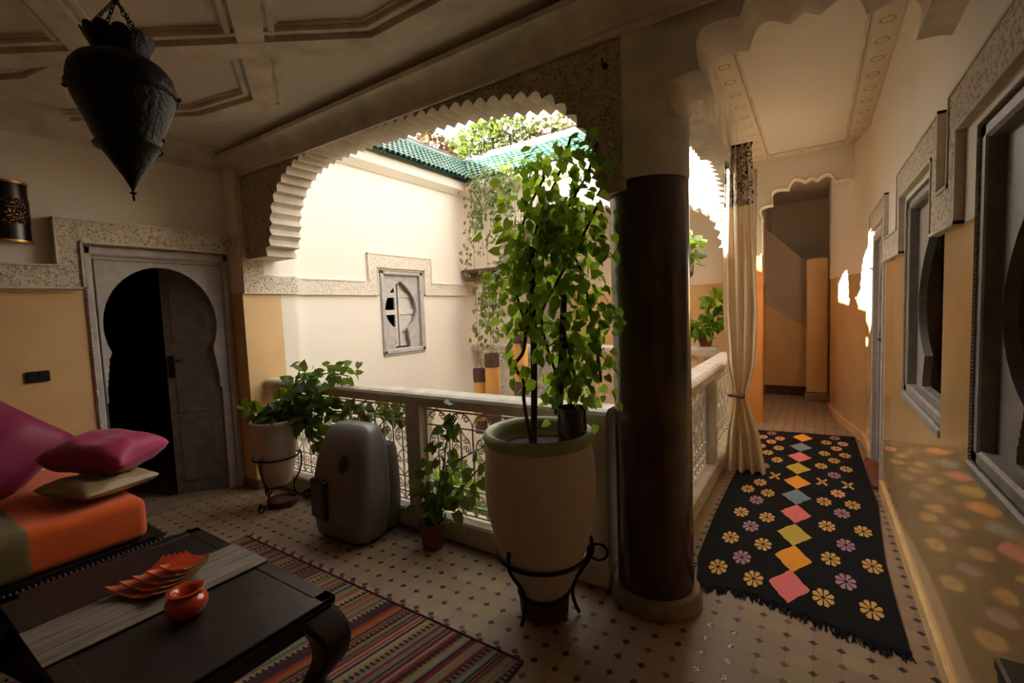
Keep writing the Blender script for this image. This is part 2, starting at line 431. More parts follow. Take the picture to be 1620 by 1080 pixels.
def portal(name, loc, sx, sy, rot=(0, 0, 0)):
    l = bpy.data.lights.new(name, 'AREA'); l.shape = 'RECTANGLE'; l.size = sx; l.size_y = sy; l.cycles.is_portal = True
    o = bpy.data.objects.new(name, l); COL.objects.link(o); o.location = loc; o.rotation_euler = rot
portal('sky_over_courtyard', (-2.45, 3.9, 4.4), 4.6, 4.2)
portal('sky_over_stairs', (-.35, 7.06, 3.45), .6, 1.0)
SC.view_settings.view_transform = 'Standard'; SC.view_settings.look = 'None'; SC.view_settings.gamma = 1
SC.view_settings.use_curve_mapping = False; SC.view_settings.exposure = EXPO
SC.cycles.max_bounces = 16; SC.cycles.diffuse_bounces = 9; SC.cycles.glossy_bounces = 5; SC.cycles.transparent_max_bounces = 8
SC.cycles.sample_clamp_indirect = 6; SC.cycles.caustics_reflective = False; SC.cycles.caustics_refractive = False

# ------------------------------------------------------------------ the shell
XL, XR, CEIL, CZ = -4.32, .43, 2.92, 3.14
YN, YF = 2.18, 5.40            # near and far edge of the courtyard
# floor of the gallery level, a slab with the courtyard left open
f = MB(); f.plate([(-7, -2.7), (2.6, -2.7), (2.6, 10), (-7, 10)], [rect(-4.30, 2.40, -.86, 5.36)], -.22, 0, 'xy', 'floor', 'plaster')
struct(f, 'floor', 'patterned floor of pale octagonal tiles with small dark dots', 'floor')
f = MB(); f.box((-7, 1, -3.4), (2.6, 10, -3.3), 'court_floor')
struct(f, 'floor_courtyard', 'pale patio floor far below the railing', 'floor')
f = MB(); f.box((-4.27, 2.2, -3.3), (-.6, 2.36, -.22), 'plaster_court'); f.box((-.86, 2.36, -3.3), (-.62, 5.6, -.22), 'plaster_court'); f.box((-4.27, 5.38, -3.3), (-.86, 5.6, -.22), 'plaster_court')
struct(f, 'wall_courtyard_below', 'white walls of the ground floor round the patio', 'wall')

# left wall with the doorway
DY0, DY1, DZ = 1.09, 2.06, 2.08
w = MB(); w.plate([(-2.7, 0), (DY0, 0), (DY0, DZ), (DY1, DZ), (DY1, 0), (2.30, 0), (2.30, 3.1), (-2.7, 3.1)], [], XL, XL-.28, 'yz', 'dado_left')
struct(w, 'wall_left', 'left wall with an ochre dado under white plaster', 'wall')
w = MB(); w.box((-4.7, 2.07, 0), (-4.12, 2.41, 3.1), 'dado_left'); w.box((-4.7, 2.41, -3.3), (-4.12, 2.565, 3.1), 'plaster_court')
struct(w, 'wall_pier', 'projecting ochre and white pier between the doorway and the courtyard', 'wall')
WY0, WY1, WZ0, WZ1 = 3.705, 4.405, 1.02, 2.03
w = MB(); w.plate([(2.5, -3.3), (6.7, -3.3), (6.7, 3.42), (2.5, 3.42)], [rect(WY0, WZ0, WY1, WZ1)], -4.27, -4.55, 'yz', 'plaster_court')
struct(w, 'wall_courtyard_left', 'bright white courtyard wall with one arched window', 'wall')
# right wall with two windows and a door
w = MB(); w.plate([(-2.7, 0), (4.42, 0), (4.42, 2.03), (5.2, 2.03), (5.2, 0), (5.5, 0), (5.5, 3.3), (-2.7, 3.3)], [rect(1.10, .93, 2.10, 2.03), rect(2.51, .93, 3.50, 2.03)], XR, XR+.28, 'yz', 'dado')
struct(w, 'wall_right', 'glossy ochre and white right wall of the corridor with deep windows', 'wall')
w = MB(); pth = smooth_path([(.43, 5.48), (.425, 5.75), (.375, 6.1), (.29, 6.5), (.22, 6.9), (.17, 7.4)], 8)
pth = [(.43, 5.48)]+pth+[(.17, 9.7)]; n = len(pth)
w.plate(pth+[(.9, 9.7), (.9, 5.48)], [], 0, 3.3, 'xy', 'dado')
struct(w, 'wall_corridor_bend', 'glossy ochre wall bending inward at the end of the corridor', 'wall', smooth=.6)
w = MB(); w.box((-7, -2.7, 0), (2.6, -2.5, 3.3), 'back'); struct(w, 'wall_back', 'wall behind the seating corner', 'wall')
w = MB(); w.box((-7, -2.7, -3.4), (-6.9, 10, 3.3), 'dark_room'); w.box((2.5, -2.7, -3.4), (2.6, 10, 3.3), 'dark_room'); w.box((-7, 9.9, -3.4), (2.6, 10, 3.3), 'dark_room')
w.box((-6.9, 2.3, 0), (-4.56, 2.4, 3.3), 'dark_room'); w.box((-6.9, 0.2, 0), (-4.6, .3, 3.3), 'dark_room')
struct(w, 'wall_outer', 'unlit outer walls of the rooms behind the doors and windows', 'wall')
# roof slab and ceilings
r = MB(); r.plate([(-7, -2.7), (2.6, -2.7), (2.6, 10), (-7, 10)], [rect(-4.45, 2.22, -.72, 5.60), rect(-.6, 6.62, -.1, 7.5)], 3.22, 3.42, 'xy', 'terrace')
struct(r, 'roof', 'flat roof terrace round the open courtyard', 'roof')
c = MB(); c.box((-7, -2.7, CEIL), (2.6, 2.14, CEIL+.1), 'ceiling'); struct(c, 'ceiling', 'plaster ceiling of the seating corner', 'ceiling')
c = MB(); c.plate([(-.80, 2.14), (2.6, 2.14), (2.6, 9.6), (-.80, 9.6)], [rect(-.6, 6.62, -.1, 7.5)], CZ, CZ+.08, 'xy', 'ceiling'); c.box((-6.9, 5.56, 2.98), (-.80, 9.9, 3.08), 'ceiling'); struct(c, 'ceiling_corridor', 'plain plaster ceiling of the corridor', 'ceiling')
# painted rosette border round the corridor ceiling
c = MB()
for lo, hi in (((-.62, 2.5, CZ-.012), (-.46, 6.28, CZ)), ((.27, 2.5, CZ-.012), (.43, 6.28, CZ)), ((-.46, 6.12, CZ-.012), (.27, 6.28, CZ))): c.box(lo, hi, 'border')
for (x0, x1) in ((-.45, -.44), (.25, .26)): c.box((x0, 2.5, CZ-.018), (x1, 6.1, CZ), 'stucco')
struct(c, 'trim_ceiling_border', 'faded painted rosette border round the corridor ceiling', 'trim')
# cornices of the seating corner
c = MB()
def cove(p, q, nrm, z0, z1, d, mat):
    """concave moulding from the wall at z0 out to the ceiling at z1"""
    prof = [(0, z0-.03), (.02, z0-.03), (.02, z0), (.03, z0)]+[(.03+(d-.03)*(1-math.cos(a)), z0+(z1-z0)*math.sin(a)) for a in [PI/2*k/7 for k in range(8)]]+[(d+.02, z1), (d+.02, z1+.03), (0, z1+.03)]
    rings = [[(P[0]+nrm[0]*a, P[1]+nrm[1]*a, z) for a, z in prof] for P in (p, q)]
    c.loft(rings, mat)
cove((XL, -2.5), (XL, 2.12), (1, 0), 2.80, 2.90, .17, 'stucco')
cove((XL, 2.115), (XR, 2.115), (0, -1), 2.745, 2.85, .12, 'stucco')
struct(c, 'trim_cornice', 'plaster cove moulding under the ceiling', 'trim', smooth=.7)
# raised plaster strapwork on the ceiling
c = MB()
NS = [0]
def strap(pts, wd=.10):
    NS[0] += 1; dz = NS[0]*.0017
    pts = [Vector((x, y)) for x, y in pts]
    def off(d):
        out = []
        for i, p in enumerate(pts):
            a = (p-pts[i-1]).normalized() if i else (pts[1]-p).normalized()
            b = (pts[i+1]-p).normalized() if i < len(pts)-1 else a
            na, nb = Vector((-a.y, a.x)), Vector((-b.y, b.x)); m = (na+nb).normalized(); out.append(p+m*d/max(.5, m.dot(na)))
        return out
    def bar(d0, d1, z):
        A, B = off(d0), off(d1)
        for i in range(len(pts)-1):
            q = [A[i], A[i+1], B[i+1], B[i]]
            c.add([(v.x, v.y, z+dz) for v in q]+[(v.x, v.y, CEIL+.004) for v in q], [(0, 1, 2, 3), (4, 5, 6, 7), (0, 1, 5, 4), (1, 2, 6, 5), (2, 3, 7, 6), (3, 0, 4, 7)], 'stucco')
    bar(-wd*.62, wd*.62, CEIL-.055)
    for s_ in (-1, 1):
        bar(s_*wd*.62, s_*wd*.85, CEIL-.022); bar(s_*wd*.85, s_*wd*1.12, CEIL-.036); bar(s_*wd*1.12, s_*wd*1.3, CEIL-.012)
strap([(-4.3, .12), (-1.86, 1.70), (-1.25, 1.70), (-.2, 1.0)])
strap([(-.9, .36), (-2.93, 1.70), (-3.46, 1.60), (-4.2, 1.12)])
strap([(-1.9, .1), (-3.12, .90), (-3.65, .82), (-4.3, .44)])
strap([(-3.0, -.8), (-.9, .36), (.3, 1.2)])
struct(c, 'trim_strapwork', 'raised interlaced strapwork moulding on the ceiling', 'trim')

# ------------------------------------------------------------------ carved friezes (step up round each opening)
FZ = dict(z0=1.745, z1=1.895, z2=2.065, z3=2.215)
def frieze(name, x0, x1, y_lo, y_hi, legs, mat, label, drop=0, jump=.155):
    """band along y at z0..z1, with a raised portal from leg a to leg b round every opening"""
    z0, z1, z2, z3 = (FZ[k]-drop for k in ('z0', 'z1', 'z2', 'z3'))
    top = [(y_lo, z1)]; bot = [(y_lo, z0)]; lw = .125
    for a, b in legs:
        if a-lw > y_lo: top += [(a-lw, z1), (a-lw, z3)]; bot += [(a, z0), (a, z2)]
        else: top[0] = (y_lo, z3); bot[0] = (y_lo, z2)
        if b+lw < y_hi: top += [(b+lw, z3), (b+lw, z1)]; bot += [(b, z2), (b, z0)]; last = True
        else: top += [(y_hi, z3)]; bot += [(y_hi, z2)]; last = False
    if last: top += [(y_hi, z1)]; bot += [(y_hi, z0)]
    m = MB(); m.plate(top+bot[::-1], [], x0, x1, 'yz', mat, 'stucco')
    # thin fillets along both edges
    xe = x1+(x1-x0)*.18
    for line, s_ in ((top, -1), (bot, 1)):
        for (a, b), (cc, d) in zip(line[:-1], line[1:]):
            lo = (min(a, cc)-.006, min(b, d)-.006); hi = (max(a, cc)+.006, max(b, d)+.006)
            m.box((min(x0, xe), lo[0], lo[1]), (max(x0, xe), hi[0], hi[1]), 'stucco')
    return struct(m, name, label, 'trim')
frieze('trim_frieze_left', XL-.01, XL+.07, -2.5, 2.10, [(1.075, 2.09)], 'carved', 'carved stucco frieze stepping up over the left doorway', -.02)
# pier piece turns down beside the arch
m = MB(); m.plate([(2.075, 1.735), (2.565, 1.735), (2.565, 1.89), (2.255, 1.89), (2.255, 2.232), (2.075, 2.232)], [], -4.125, -4.095, 'yz', 'carved', 'stucco')
m.box((-4.125, 2.07, 1.727), (-4.09, 2.565, 1.737), 'stucco')
m.plate([(XL, 2.075), (-4.095, 2.075), (-4.095, 2.235), (XL, 2.235)], [], 2.045, 2.075, 'xz', 'carved', 'stucco')
struct(m, 'trim_frieze_pier', 'carved stucco frieze stepping down on the pier', 'trim')
frieze('trim_frieze_courtyard', -4.28, -4.245, 2.56, 5.5, [(3.665, 4.44)], 'carved_white', 'pale carved frieze stepping over the courtyard window', .01)
frieze('trim_frieze_right', XR+.01, XR-.022, -2.5, 5.40, [(1.06, 2.235), (2.66, 3.53), (4.375, 5.23)], 'carved', 'carved stucco frieze stepping over the windows and door of the corridor')

# ------------------------------------------------------------------ arches
def arch_xz(name, x0, x1, ztop, path, y0, y1, mat, side, label, foot_l=None, foot_r=None):
    out = [(x0, ztop), (x0, path[0][1])]+path+[(x1, path[-1][1]), (x1, ztop)]
    m = MB(); m.plate(out, [], y0, y1, 'xz', mat, side); return struct(m, name, label, 'arch', smooth=.5)
base = smooth_path([(-3.775, 2.02), (-3.715, 2.10), (-3.675, 2.25), (-3.645, 2.40), (-3.52, 2.56), (-3.28, 2.68), (-2.9, 2.715), (-2.4, 2.705), (-1.85, 2.67), (-1.4, 2.61), (-1.15, 2.55), (-1.03, 2.44), (-.955, 2.33), (-.92, 2.18), (-.885, 2.03)])
lob = [base[0], (-3.80, 2.09)]+scallop(resample(base[8:], 40), .42, 4)
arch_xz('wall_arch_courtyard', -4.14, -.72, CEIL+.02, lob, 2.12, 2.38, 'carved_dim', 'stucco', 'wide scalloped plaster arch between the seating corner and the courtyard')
base2 = smooth_path([(-3.85, 2.0), (-3.77, 2.2), (-3.7, 2.38), (-3.5, 2.55), (-3.2, 2.66), (-2.6, 2.68), (-1.9, 2.66), (-1.4, 2.6), (-1.15, 2.52), (-.98, 2.42), (-.91, 2.30), (-.87, 2.18), (-.86, 2.07)])
arch_xz('wall_arch_far_gallery', -4.27, -.60, 3.3, scallop(resample(base2, 34), .42, 4), 5.36, 5.58, 'plaster_court', 'stucco', 'white scalloped arch of the gallery across the courtyard')
base3 = smooth_path([(2.62, 2.08), (2.70, 2.35), (2.86, 2.52), (3.2, 2.66), (3.9, 2.70), (4.5, 2.66), (4.95, 2.54), (5.18, 2.36), (5.28, 2.08)])
p3 = scallop(resample(base3, 34), .42, 4)
m = MB(); m.plate([(2.2, 3.3), (2.2, 2.08)]+p3+[(5.58, 2.08), (5.58, 3.3)], [], -.82, -.60, 'yz', 'stucco'); struct(m, 'wall_arch_gallery_side', 'ribbed scalloped arch along the open side of the corridor', 'arch', smooth=.5)
XC = -.045
nodes = [(-.455, 2.33), (-.42, 2.45), (-.335, 2.51), (-.20, 2.66), (-.07, 2.715)]
def poly_lobe(nodes, dz=0, sx=1, apex=.035):
    left = scallop([(XC+(a)*sx-0, b+dz) for a, b in [(-.47, 2.33), (-.37, 2.49), (-.215, 2.645)]], .48, 8)
    t = scallop([left[-1], (XC-.055*sx, 2.70+dz)], .45, 8)
    L = left[:-1]+t+[(XC, 2.70+apex+dz)]
    return L+[(2*XC-a, b) for a, b in L[:-1][::-1]]
L = poly_lobe(nodes); L = [(-.56, L[0][1])]+L[:-1]+[(.445, L[-1][1])]
arch_xz('wall_arch_corridor', -.72, XR+.05, CZ+.02, L, 2.16, 2.47, 'plaster', 'stucco', 'big lobed plaster arch over the near end of the corridor')
L = poly_lobe(nodes, .115, 1.02)
out = [(-.68, CZ+.02), (-.68, 0), (-.535, 0), (-.535, L[0][1]-.0)]+L+[(.43, L[-1][1]), (.43, CZ+.02)]
m = MB(); m.plate(out, [], 6.28, 6.46, 'xz', 'dado_dark', 'dado_dark'); struct(m, 'wall_arch_corridor_end', 'lobed arch on an orange pier at the far end of the corridor', 'arch', smooth=.5)
m = MB(); Lr = [(a, b) for a, b in L]; 
for a, b in zip(L[:-1], L[1:]): pass
m.tube([(a, 6.272, b) for a, b in L], .013, 'plaster_court', 6); struct(m, 'trim_arch_edge', 'pale raised edge along the lobes of the far corridor arch', 'trim', smooth=1)

# ------------------------------------------------------------------ column
m = MB(); cx, cy = -.685, 2.30
m.lathe([(.188, .06), (.186, .5), (.186, 2.075), (.176, 2.085)], 'column', 64, T(cx, cy))
m.lathe([(.186, 2.08), (.190, 2.10), (.190, 2.95)], 'stucco', 64, T(cx, cy))
m.lathe([(.225, 0), (.225, .05), (.212, .075), (.190, .085)], 'skirting', 64, T(cx, cy))
struct(m, 'column', 'round dark brown column with white top between railing and corridor', 'column', smooth=.6)
m = MB(); m.lathe([(.055, 0), (.05, 2.1), (.05, 2.9)], 'ochre', 32, T(-.74, 5.46)); struct(m, 'column_far', 'slim far corner post behind the curtain', 'column', smooth=.6)

# ------------------------------------------------------------------ end of the corridor: stairs, pier
m = MB(); m.box((-.72, 6.46, 0), (-.66, 9.6, 3.2), 'dado'); m.box((-6.9, 6.62, 0), (-.66, 6.72, 3.0), 'dado'); struct(m, 'wall_stairwell_left', 'ochre and white wall left of the stairwell', 'wall')
m = MB(); m.box((-.9, 9.42, 0), (.9, 9.6, 3.3), 'plaster'); struct(m, 'wall_stairwell_end', 'beige wall at the end of the stairwell', 'wall')
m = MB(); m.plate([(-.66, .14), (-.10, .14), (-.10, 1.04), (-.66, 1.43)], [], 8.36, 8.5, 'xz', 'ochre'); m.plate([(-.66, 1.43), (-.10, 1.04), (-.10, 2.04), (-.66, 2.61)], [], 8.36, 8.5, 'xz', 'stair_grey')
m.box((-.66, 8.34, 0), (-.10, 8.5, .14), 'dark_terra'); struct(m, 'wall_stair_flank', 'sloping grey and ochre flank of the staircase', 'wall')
m = MB(); m.bbox((-.11, 7.98, .10), (.155, 8.25, 2.07), 'ochre', .03); m.bbox((-.125, 7.96, 0), (.17, 8.27, .11), 'skirting', .01); struct(m, 'wall_stair_pier', 'short ochre pier with flat top beside the stairs', 'wall')

# ------------------------------------------------------------------ skirtings
m = MB(); m.box((-4.13, 2.055, 0), (-4.105, 2.2, .085), 'skirting'); m.box((XL, 2.06, 0), (-4.105, 2.072, .085), 'skirting'); m.box((XL, -2.5, 0), (XL+.014, DY0-.02, .085), 'skirting'); struct(m, 'baseboard_left', 'grey tile skirting along the left wall and pier', 'skirting')
m = MB(); m.bbox((XR-.016, -2.5, 0), (XR+.01, 4.40, .09), 'skirting_cream', .006); m.bbox((XR-.016, 5.22, 0), (XR+.01, 5.5, .09), 'skirting_cream', .006)
q = [(x-.016, y) for x, y in pth[1:-1]]; m.plate(q+[(x+.01, y) for x, y in pth[1:-1]][::-1], [], 0, .09, 'xy', 'skirting_cream')
struct(m, 'baseboard_right', 'cream skirting along the corridor wall', 'skirting', smooth=.6)

# ------------------------------------------------------------------ joinery in the walls
def horseshoe(yc, zc, rw, rh, neck_y, neck_z, pointed=0, n=30):
    """arch outline from left neck over the top to right neck, (y,z)"""
    a0 = math.asin((neck_z-zc)/rh); out = []
    for k in range(n+1):
        t = PI-a0+(2*a0-PI)*k/n
        y, z = math.cos(t)*rw, math.sin(t)
        if z > 0: z = z*rh+pointed*max(0, 1-abs(y)/rw)**1.3*rh
        else: z = z*rh
        out.append((yc+y, zc+z))
    return out
def stepped(y0, y1, z0, z1, n):
    out = []
    for k in range(n):
        a = k/n; b = (k+1)/n
        out += [(y0+(y1-y0)*a, z0+(z1-z0)*b), (y0+(y1-y0)*b, z0+(z1-z0)*b)]
    return out
def rope(m, pts, r, mat, step=.016):
    for (a, b) in zip(pts[:-1], pts[1:]):
        a, b = Vector(a), Vector(b); L = (b-a).length; n = int(L/step)
        d = (b-a).normalized()
        for k in range(n):
            p = a+(b-a)*((k+.5)/n); s_ = Vector((.35, .35, .35))
            m.add([tuple(p+Vector(v)*r) for v in ((1, 0, 0), (-1, 0, 0), (0, 1, 0), (0, -1, 0), (0, 0, 1), (0, 0, -1))], [(0, 2, 4), (2, 1, 4), (1, 3, 4), (3, 0, 4), (2, 0, 5), (1, 2, 5), (3, 1, 5), (0, 3, 5)], mat)
# left door
d = thing('door_1', (0, 0, 0), 'grey wooden doorway with a horseshoe arch and one dark leaf standing open', 'door', kind='structure')
fr = MB(); jy0, jy1 = 1.158, 1.945
arc = horseshoe(1.562, 1.49, .383, .45, 0, 1.30)
ins = [(jy0, 0), (jy0, .93), (jy0+.012, .93), (jy0+.012, 1.0)]+stepped(jy0+.012, arc[0][0]-.012, 1.0, 1.26, 5)+arc+[(2*1.553-a, b) for a, b in ([(jy0, .93), (jy0+.012, .93), (jy0+.012, 1.0)]+stepped(jy0+.012, arc[0][0]-.012, 1.0, 1.26, 5))][::-1]+[(jy1, 0)]
fr.plate([(DY0, 0)]+ins+[(DY1, 0), (DY1, DZ), (DY0, DZ)], [], XL-.05, XL-.02, 'yz', 'grey_wood')
for a in ((DY0, 0, DY0+.05, DZ), (DY1-.05, 0, DY1, DZ), (DY0, DZ-.075, DY1, DZ)):
    fr.bbox((XL-.05, a[0], a[1]), (XL+.012, a[2], a[3]), 'grey_wood', .012)
fr.box((XL-.05, DY0+.062, 0), (XL-.008, DY0+.068, DZ-.1), 'shutter'); fr.box((XL-.05, DY0+.062, DZ-.105), (XL-.012, DY1-.062, DZ-.1), 'shutter')
rope(fr, [(XL+.012, DY0+.01, .02), (XL+.012, DY0+.01, DZ-.012), (XL+.012, DY1-.01, DZ-.012)], .011, 'grey_wood')
fr.build('door_frame', d)
lf = MB(); A = T(XL-.06, 1.955, 0, math.radians(-130))
lf.bbox((0, -.02, .015), (.39, .02, 2.0), 'grey_leaf', .005, A)
for z0, z1 in ((.12, .62), (.72, 1.22), (1.32, 1.86)): lf.bbox((.06, -.024, z0), (.33, .024, z1), 'grey_leaf', .008, A)
leaf = lf.build('door_leaf', d)
h = MB(); h.box((.33, .02, 1.04), (.37, .034, 1.22), 'iron', A); h.tube([(.35, .03, 1.17), (.35, .07, 1.17), (.26, .075, 1.18)], .008, 'iron', 6, A); h.tube([(.35+.03*math.cos(t), .04, 1.10+.03*math.sin(t)) for t in [k*PI/5 for k in range(11)]], .005, 'iron', 5, A)
tag(h.build('door_handle', leaf, smooth=.7), 'black iron door handle')
th = MB(); th.box((XL-.3, DY0, 0), (XL, DY1, .018), 'skirting'); th.build('threshold', d)

def arched_window(num, xs, y0, y1, z0, z1, label, mat='grey_wood', sgn=1, rwf=.86, grid=False):
    """window set in a wall that faces -x (sgn 1) or +x (sgn -1); xs = wall face"""
    d = thing('window_%d' % num, (0, 0, 0), label, 'window', kind='structure')
    X = lambda v: xs+sgn*v
    yc, hw, H = (y0+y1)/2, (y1-y0)/2, z1-z0
    fr = MB(); rw = hw*rwf; zc, neck, rh_ = (z0+H*.53, z0+H*.30, H*.245) if sgn < 0 else (z0+H*.46, z0+H*.22, H*.28)
    a = horseshoe(yc, zc, rw, rh_, 0, neck, .42)
    an = a[0][0]
    low = [(an-hw*.10, z0+H*.065), (an-hw*.10, z0+H*.09)]+stepped(an-hw*.10, an, z0+H*.09, neck-.01, 5)
    opening = low+a+[(2*yc-p, q) for p, q in low][::-1]
    t = .055 if sgn > 0 else .026
    def bx(m, a0, b0, a1, b1, x0, x1, mt, r=.006):
        lo, hi = min(X(x0), X(x1)), max(X(x0), X(x1)); m.bbox((lo, a0, b0), (hi, a1, b1), mt, r)
    fr.plate(rect(y0, z0, y1, z1), [opening], X(t), X(t+.035), 'yz', mat)
    e = .055
    for q in ((y0, z0, y0+e, z1), (y1-e, z0, y1, z1), (y0, z1-e, y1, z1), (y0, z0, y1, z0+e)): bx(fr, *q, t-.045, t+.01, mat, .01)
    rope(fr, [(X(t-.05), y0+.008, z0+.01), (X(t-.05), y0+.008, z1-.01), (X(t-.05), y1-.008, z1-.01), (X(t-.05), y1-.008, z0+.01), (X(t-.05), y0+.008, z0+.01)], .0065, mat, .013)
    fr.build('window_frame', d)
    s_ = MB(); bx(s_, y0-.0, z0-.03, y1+.0, z0+.012, -.008, t, mat, .008); s_.build('window_sill', d)
    for side in (-1, 1):
        sh = MB(); ya, yb = (yc+.004, yc+rw+.05) if side > 0 else (yc-rw-.05, yc-.004) if sgn > 0 else (yc-rw*.96, yc-.02)
        nrow = 4; zz0, zz1 = z0+H*.08, z1-H*.08
        x0_, x1_ = (t+.10, t+.125) if sgn > 0 else (t+.06, t+.085)
        panes = []
        for k in range(nrow):
            a0 = zz0+(zz1-zz0)*k/nrow; panes.append(rect(ya+(.05 if sgn > 0 else .026), a0+.03, yb-(.05 if sgn > 0 else .034), a0+(zz1-zz0)/nrow-.03))
        sh.plate(rect(ya, zz0, yb, zz1), panes, X(x0_), X(x1_), 'yz', 'shutter' if sgn > 0 else 'shutter_pale')
        o = sh.build('shutter', d)
        if not (grid and side == grid):
            pn = MB()
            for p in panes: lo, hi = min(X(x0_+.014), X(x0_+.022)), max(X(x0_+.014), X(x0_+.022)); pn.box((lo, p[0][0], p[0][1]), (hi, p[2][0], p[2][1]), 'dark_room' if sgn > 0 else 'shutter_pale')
            pn.build('panel', o)
    return d
arched_window(1, XR, 1.10, 2.10, .93, 2.03, 'nearest grey arched window of the corridor wall, at the right edge', 'grey_shaded')
arched_window(2, XR, 2.51, 3.50, .93, 2.03, 'second grey arched window along the corridor wall, left of the nearest one', 'grey_shaded')
arched_window(3, -4.27, WY0, WY1, WZ0, WZ1, 'grey pointed-arch window with half-open shutters in the white courtyard wall', sgn=-1, rwf=.74, grid=-1)
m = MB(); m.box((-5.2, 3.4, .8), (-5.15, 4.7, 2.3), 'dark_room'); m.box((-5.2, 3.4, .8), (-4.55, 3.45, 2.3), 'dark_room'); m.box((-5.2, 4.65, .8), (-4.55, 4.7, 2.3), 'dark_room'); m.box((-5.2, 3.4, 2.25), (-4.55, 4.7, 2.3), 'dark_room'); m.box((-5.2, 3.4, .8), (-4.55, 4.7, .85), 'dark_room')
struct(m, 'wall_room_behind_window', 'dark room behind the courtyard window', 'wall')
# far corridor door
d = thing('door_2', (0, 0, 0), 'narrow grey arched door at the far end of the corridor wall', 'door', kind='structure')
fr = MB(); a = horseshoe(4.81, 1.45, .27, .30, 0, 1.25, .25); ins = [(4.55, 0), (4.55, 1.15)]+a+[(5.07, 1.15), (5.07, 0)]
fr.plate([(4.42, 0)]+ins+[(5.2, 0), (5.2, 2.03), (4.42, 2.03)], [], XR+.03, XR+.055, 'yz', 'grey_wood')
for q in ((4.42, 0, 4.48, 2.03), (5.14, 0, 5.2, 2.03), (4.42, 1.97, 5.2, 2.03)): fr.bbox((XR-.01, q[0], q[1]), (XR+.05, q[2], q[3]), 'grey_wood', .01)
fr.build('door_frame', d)
lf = MB(); lf.box((XR+.075, 4.5, .02), (XR+.11, 5.12, 1.95), 'grey_wood')
for y in (4.60, 5.02):
    for z in [.15+.2*k for k in range(9)]: lf.lathe([(.014, 0), (.010, .008), (.002, .012)], 'iron', 8, T(XR+.075, y, z, ry=-PI/2))
leaf = lf.build('door_leaf', d)
h = MB(); h.bbox((XR+.045, 4.60, 1.08), (XR+.075, 4.66, 1.2), 'iron'); h.tube([(XR+.05, 4.63, 1.15), (XR+.0, 4.63, 1.15), (XR-.005, 4.72, 1.15)], .009, 'iron'); tag(h.build('door_handle', leaf), 'black iron door latch')
th = MB(); th.box((XR-.05, 4.42, 0), (XR+.2, 5.2, .03), 'terracotta'); th.build('threshold', d)
# ------------------------------------------------------------------ railings
def spiral(cx, cz, r, a0, turns, sgn=1, n=14):
    return [(cx+r*(1-.8*k/n)*math.cos(a0+sgn*2*PI*turns*k/n), 0, cz+r*(1-.8*k/n)*math.sin(a0+sgn*2*PI*turns*k/n)) for k in range(n+1)]
def arcpts(cx, cz, rx, rz, a0, a1, n=10):
    return [(cx+rx*math.cos(a0+(a1-a0)*k/n), 0, cz+rz*math.sin(a0+(a1-a0)*k/n)) for k in range(n+1)]
def iron_panel(x0, x1, mat='white_iron', r=.0052):
    m = MB(); L = x1-x0
    for z in (.845, .74, .335, .225, .165): m.box((x0, -.005, z-.005), (x1, .005, z+.005), mat)
    n = max(1, round(L/.20)); w = L/n
    for x in (x0, x1): m.box((x-.006, -.006, .145), (x+.006, .006, .885), mat)
    def C(p): m.tube(p, r, mat, 4)
    for i in range(n):
        a = x0+i*w; c = a+w/2
        m.box((c-.005, -.005, .165), (c+.005, .005, .74), mat)
        if i: m.box((a-.005, -.005, .165), (a+.005, .005, .74), mat)
        if i % 2 == 0: m.box((c-.006, -.006, .845), (c+.006, .006, .89), mat)
        # frieze of leaning scrolls
        C([(a, 0, .745)]+arcpts(c, .745, w/2, .095, PI, 0, 8)[1:-1]+[(a+w, 0, .745)])
        C(spiral(a+w*.27, .805, .030, 0, 1.4)); C(spiral(a+w*.73, .805, .030, PI, 1.4, -1))
        # field: pointed ogees and scrolls
        for s_ in (-1, 1):
            C([(c, 0, .735), (c+s_*w*.10, 0, .70), (c+s_*w*.36, 0, .655), (c+s_*w*.40, 0, .60), (c+s_*w*.16, 0, .555), (c, 0, .535), (c+s_*w*.22, 0, .50), (c+s_*w*.40, 0, .45), (c+s_*w*.34, 0, .40), (c, 0, .34)])
            C(spiral(c+s_*w*.22, .665, .026, PI if s_ > 0 else 0, 1.3, s_)); C(spiral(c+s_*w*.22, .605, .026, PI if s_ > 0 else 0, 1.3, -s_))
            C(spiral(c+s_*w*.24, .455, .028, PI if s_ > 0 else 0, 1.3, s_))
            C(spiral(c+s_*w*.25, .28, .040, PI if s_ > 0 else 0, 1.5, s_))
            C([(c+s_*w*.02, 0, .165), (c+s_*w*.2, 0, .21), (c+s_*w*.42, 0, .19), (c+s_*w*.48, 0, .165)])
    return m
def railing(p0, rz, L, posts, label, top=.97, hr='rail', kerb_mat='rail'):
    t = thing('railing', (p0[0], p0[1], 0), label, 'railing', rz=rz)
    k = MB(); k.bbox((0, -.085, 0), (L, .085, .145), kerb_mat, .012); k.build('kerb', t)
    h = MB(); sec = [(-.095, .885), (-.095, .94), (-.085, .958), (-.06, .97), (.06, .97), (.085, .958), (.095, .94), (.095, .885)]
    h.loft([[(0, a, b) for a, b in sec], [(L, a, b) for a, b in sec]], hr); h.build('handrail', t)
    edges = [0]
    for p in posts:
        m = MB(); m.bbox((p-.065, -.07, .14), (p+.065, .07, .89), hr, .012); m.build('post', t); edges += [p-.065, p+.065]
    edges.append(L)
    for a, b in zip(edges[0::2], edges[1::2]):
        if b-a > .15: iron_panel(a+.01, b-.01).build('iron_panel', t, smooth=.7)
    return t
railing((-4.11, 2.285), 0, 3.22, [1.80, 3.15], 'near railing between the ochre pier and the brown column, thick plaster handrail over scrolled iron')
railing((-.765, 2.50), PI/2, 2.78, [1.62], 'side railing along the corridor, cream handrail over scrolled iron')
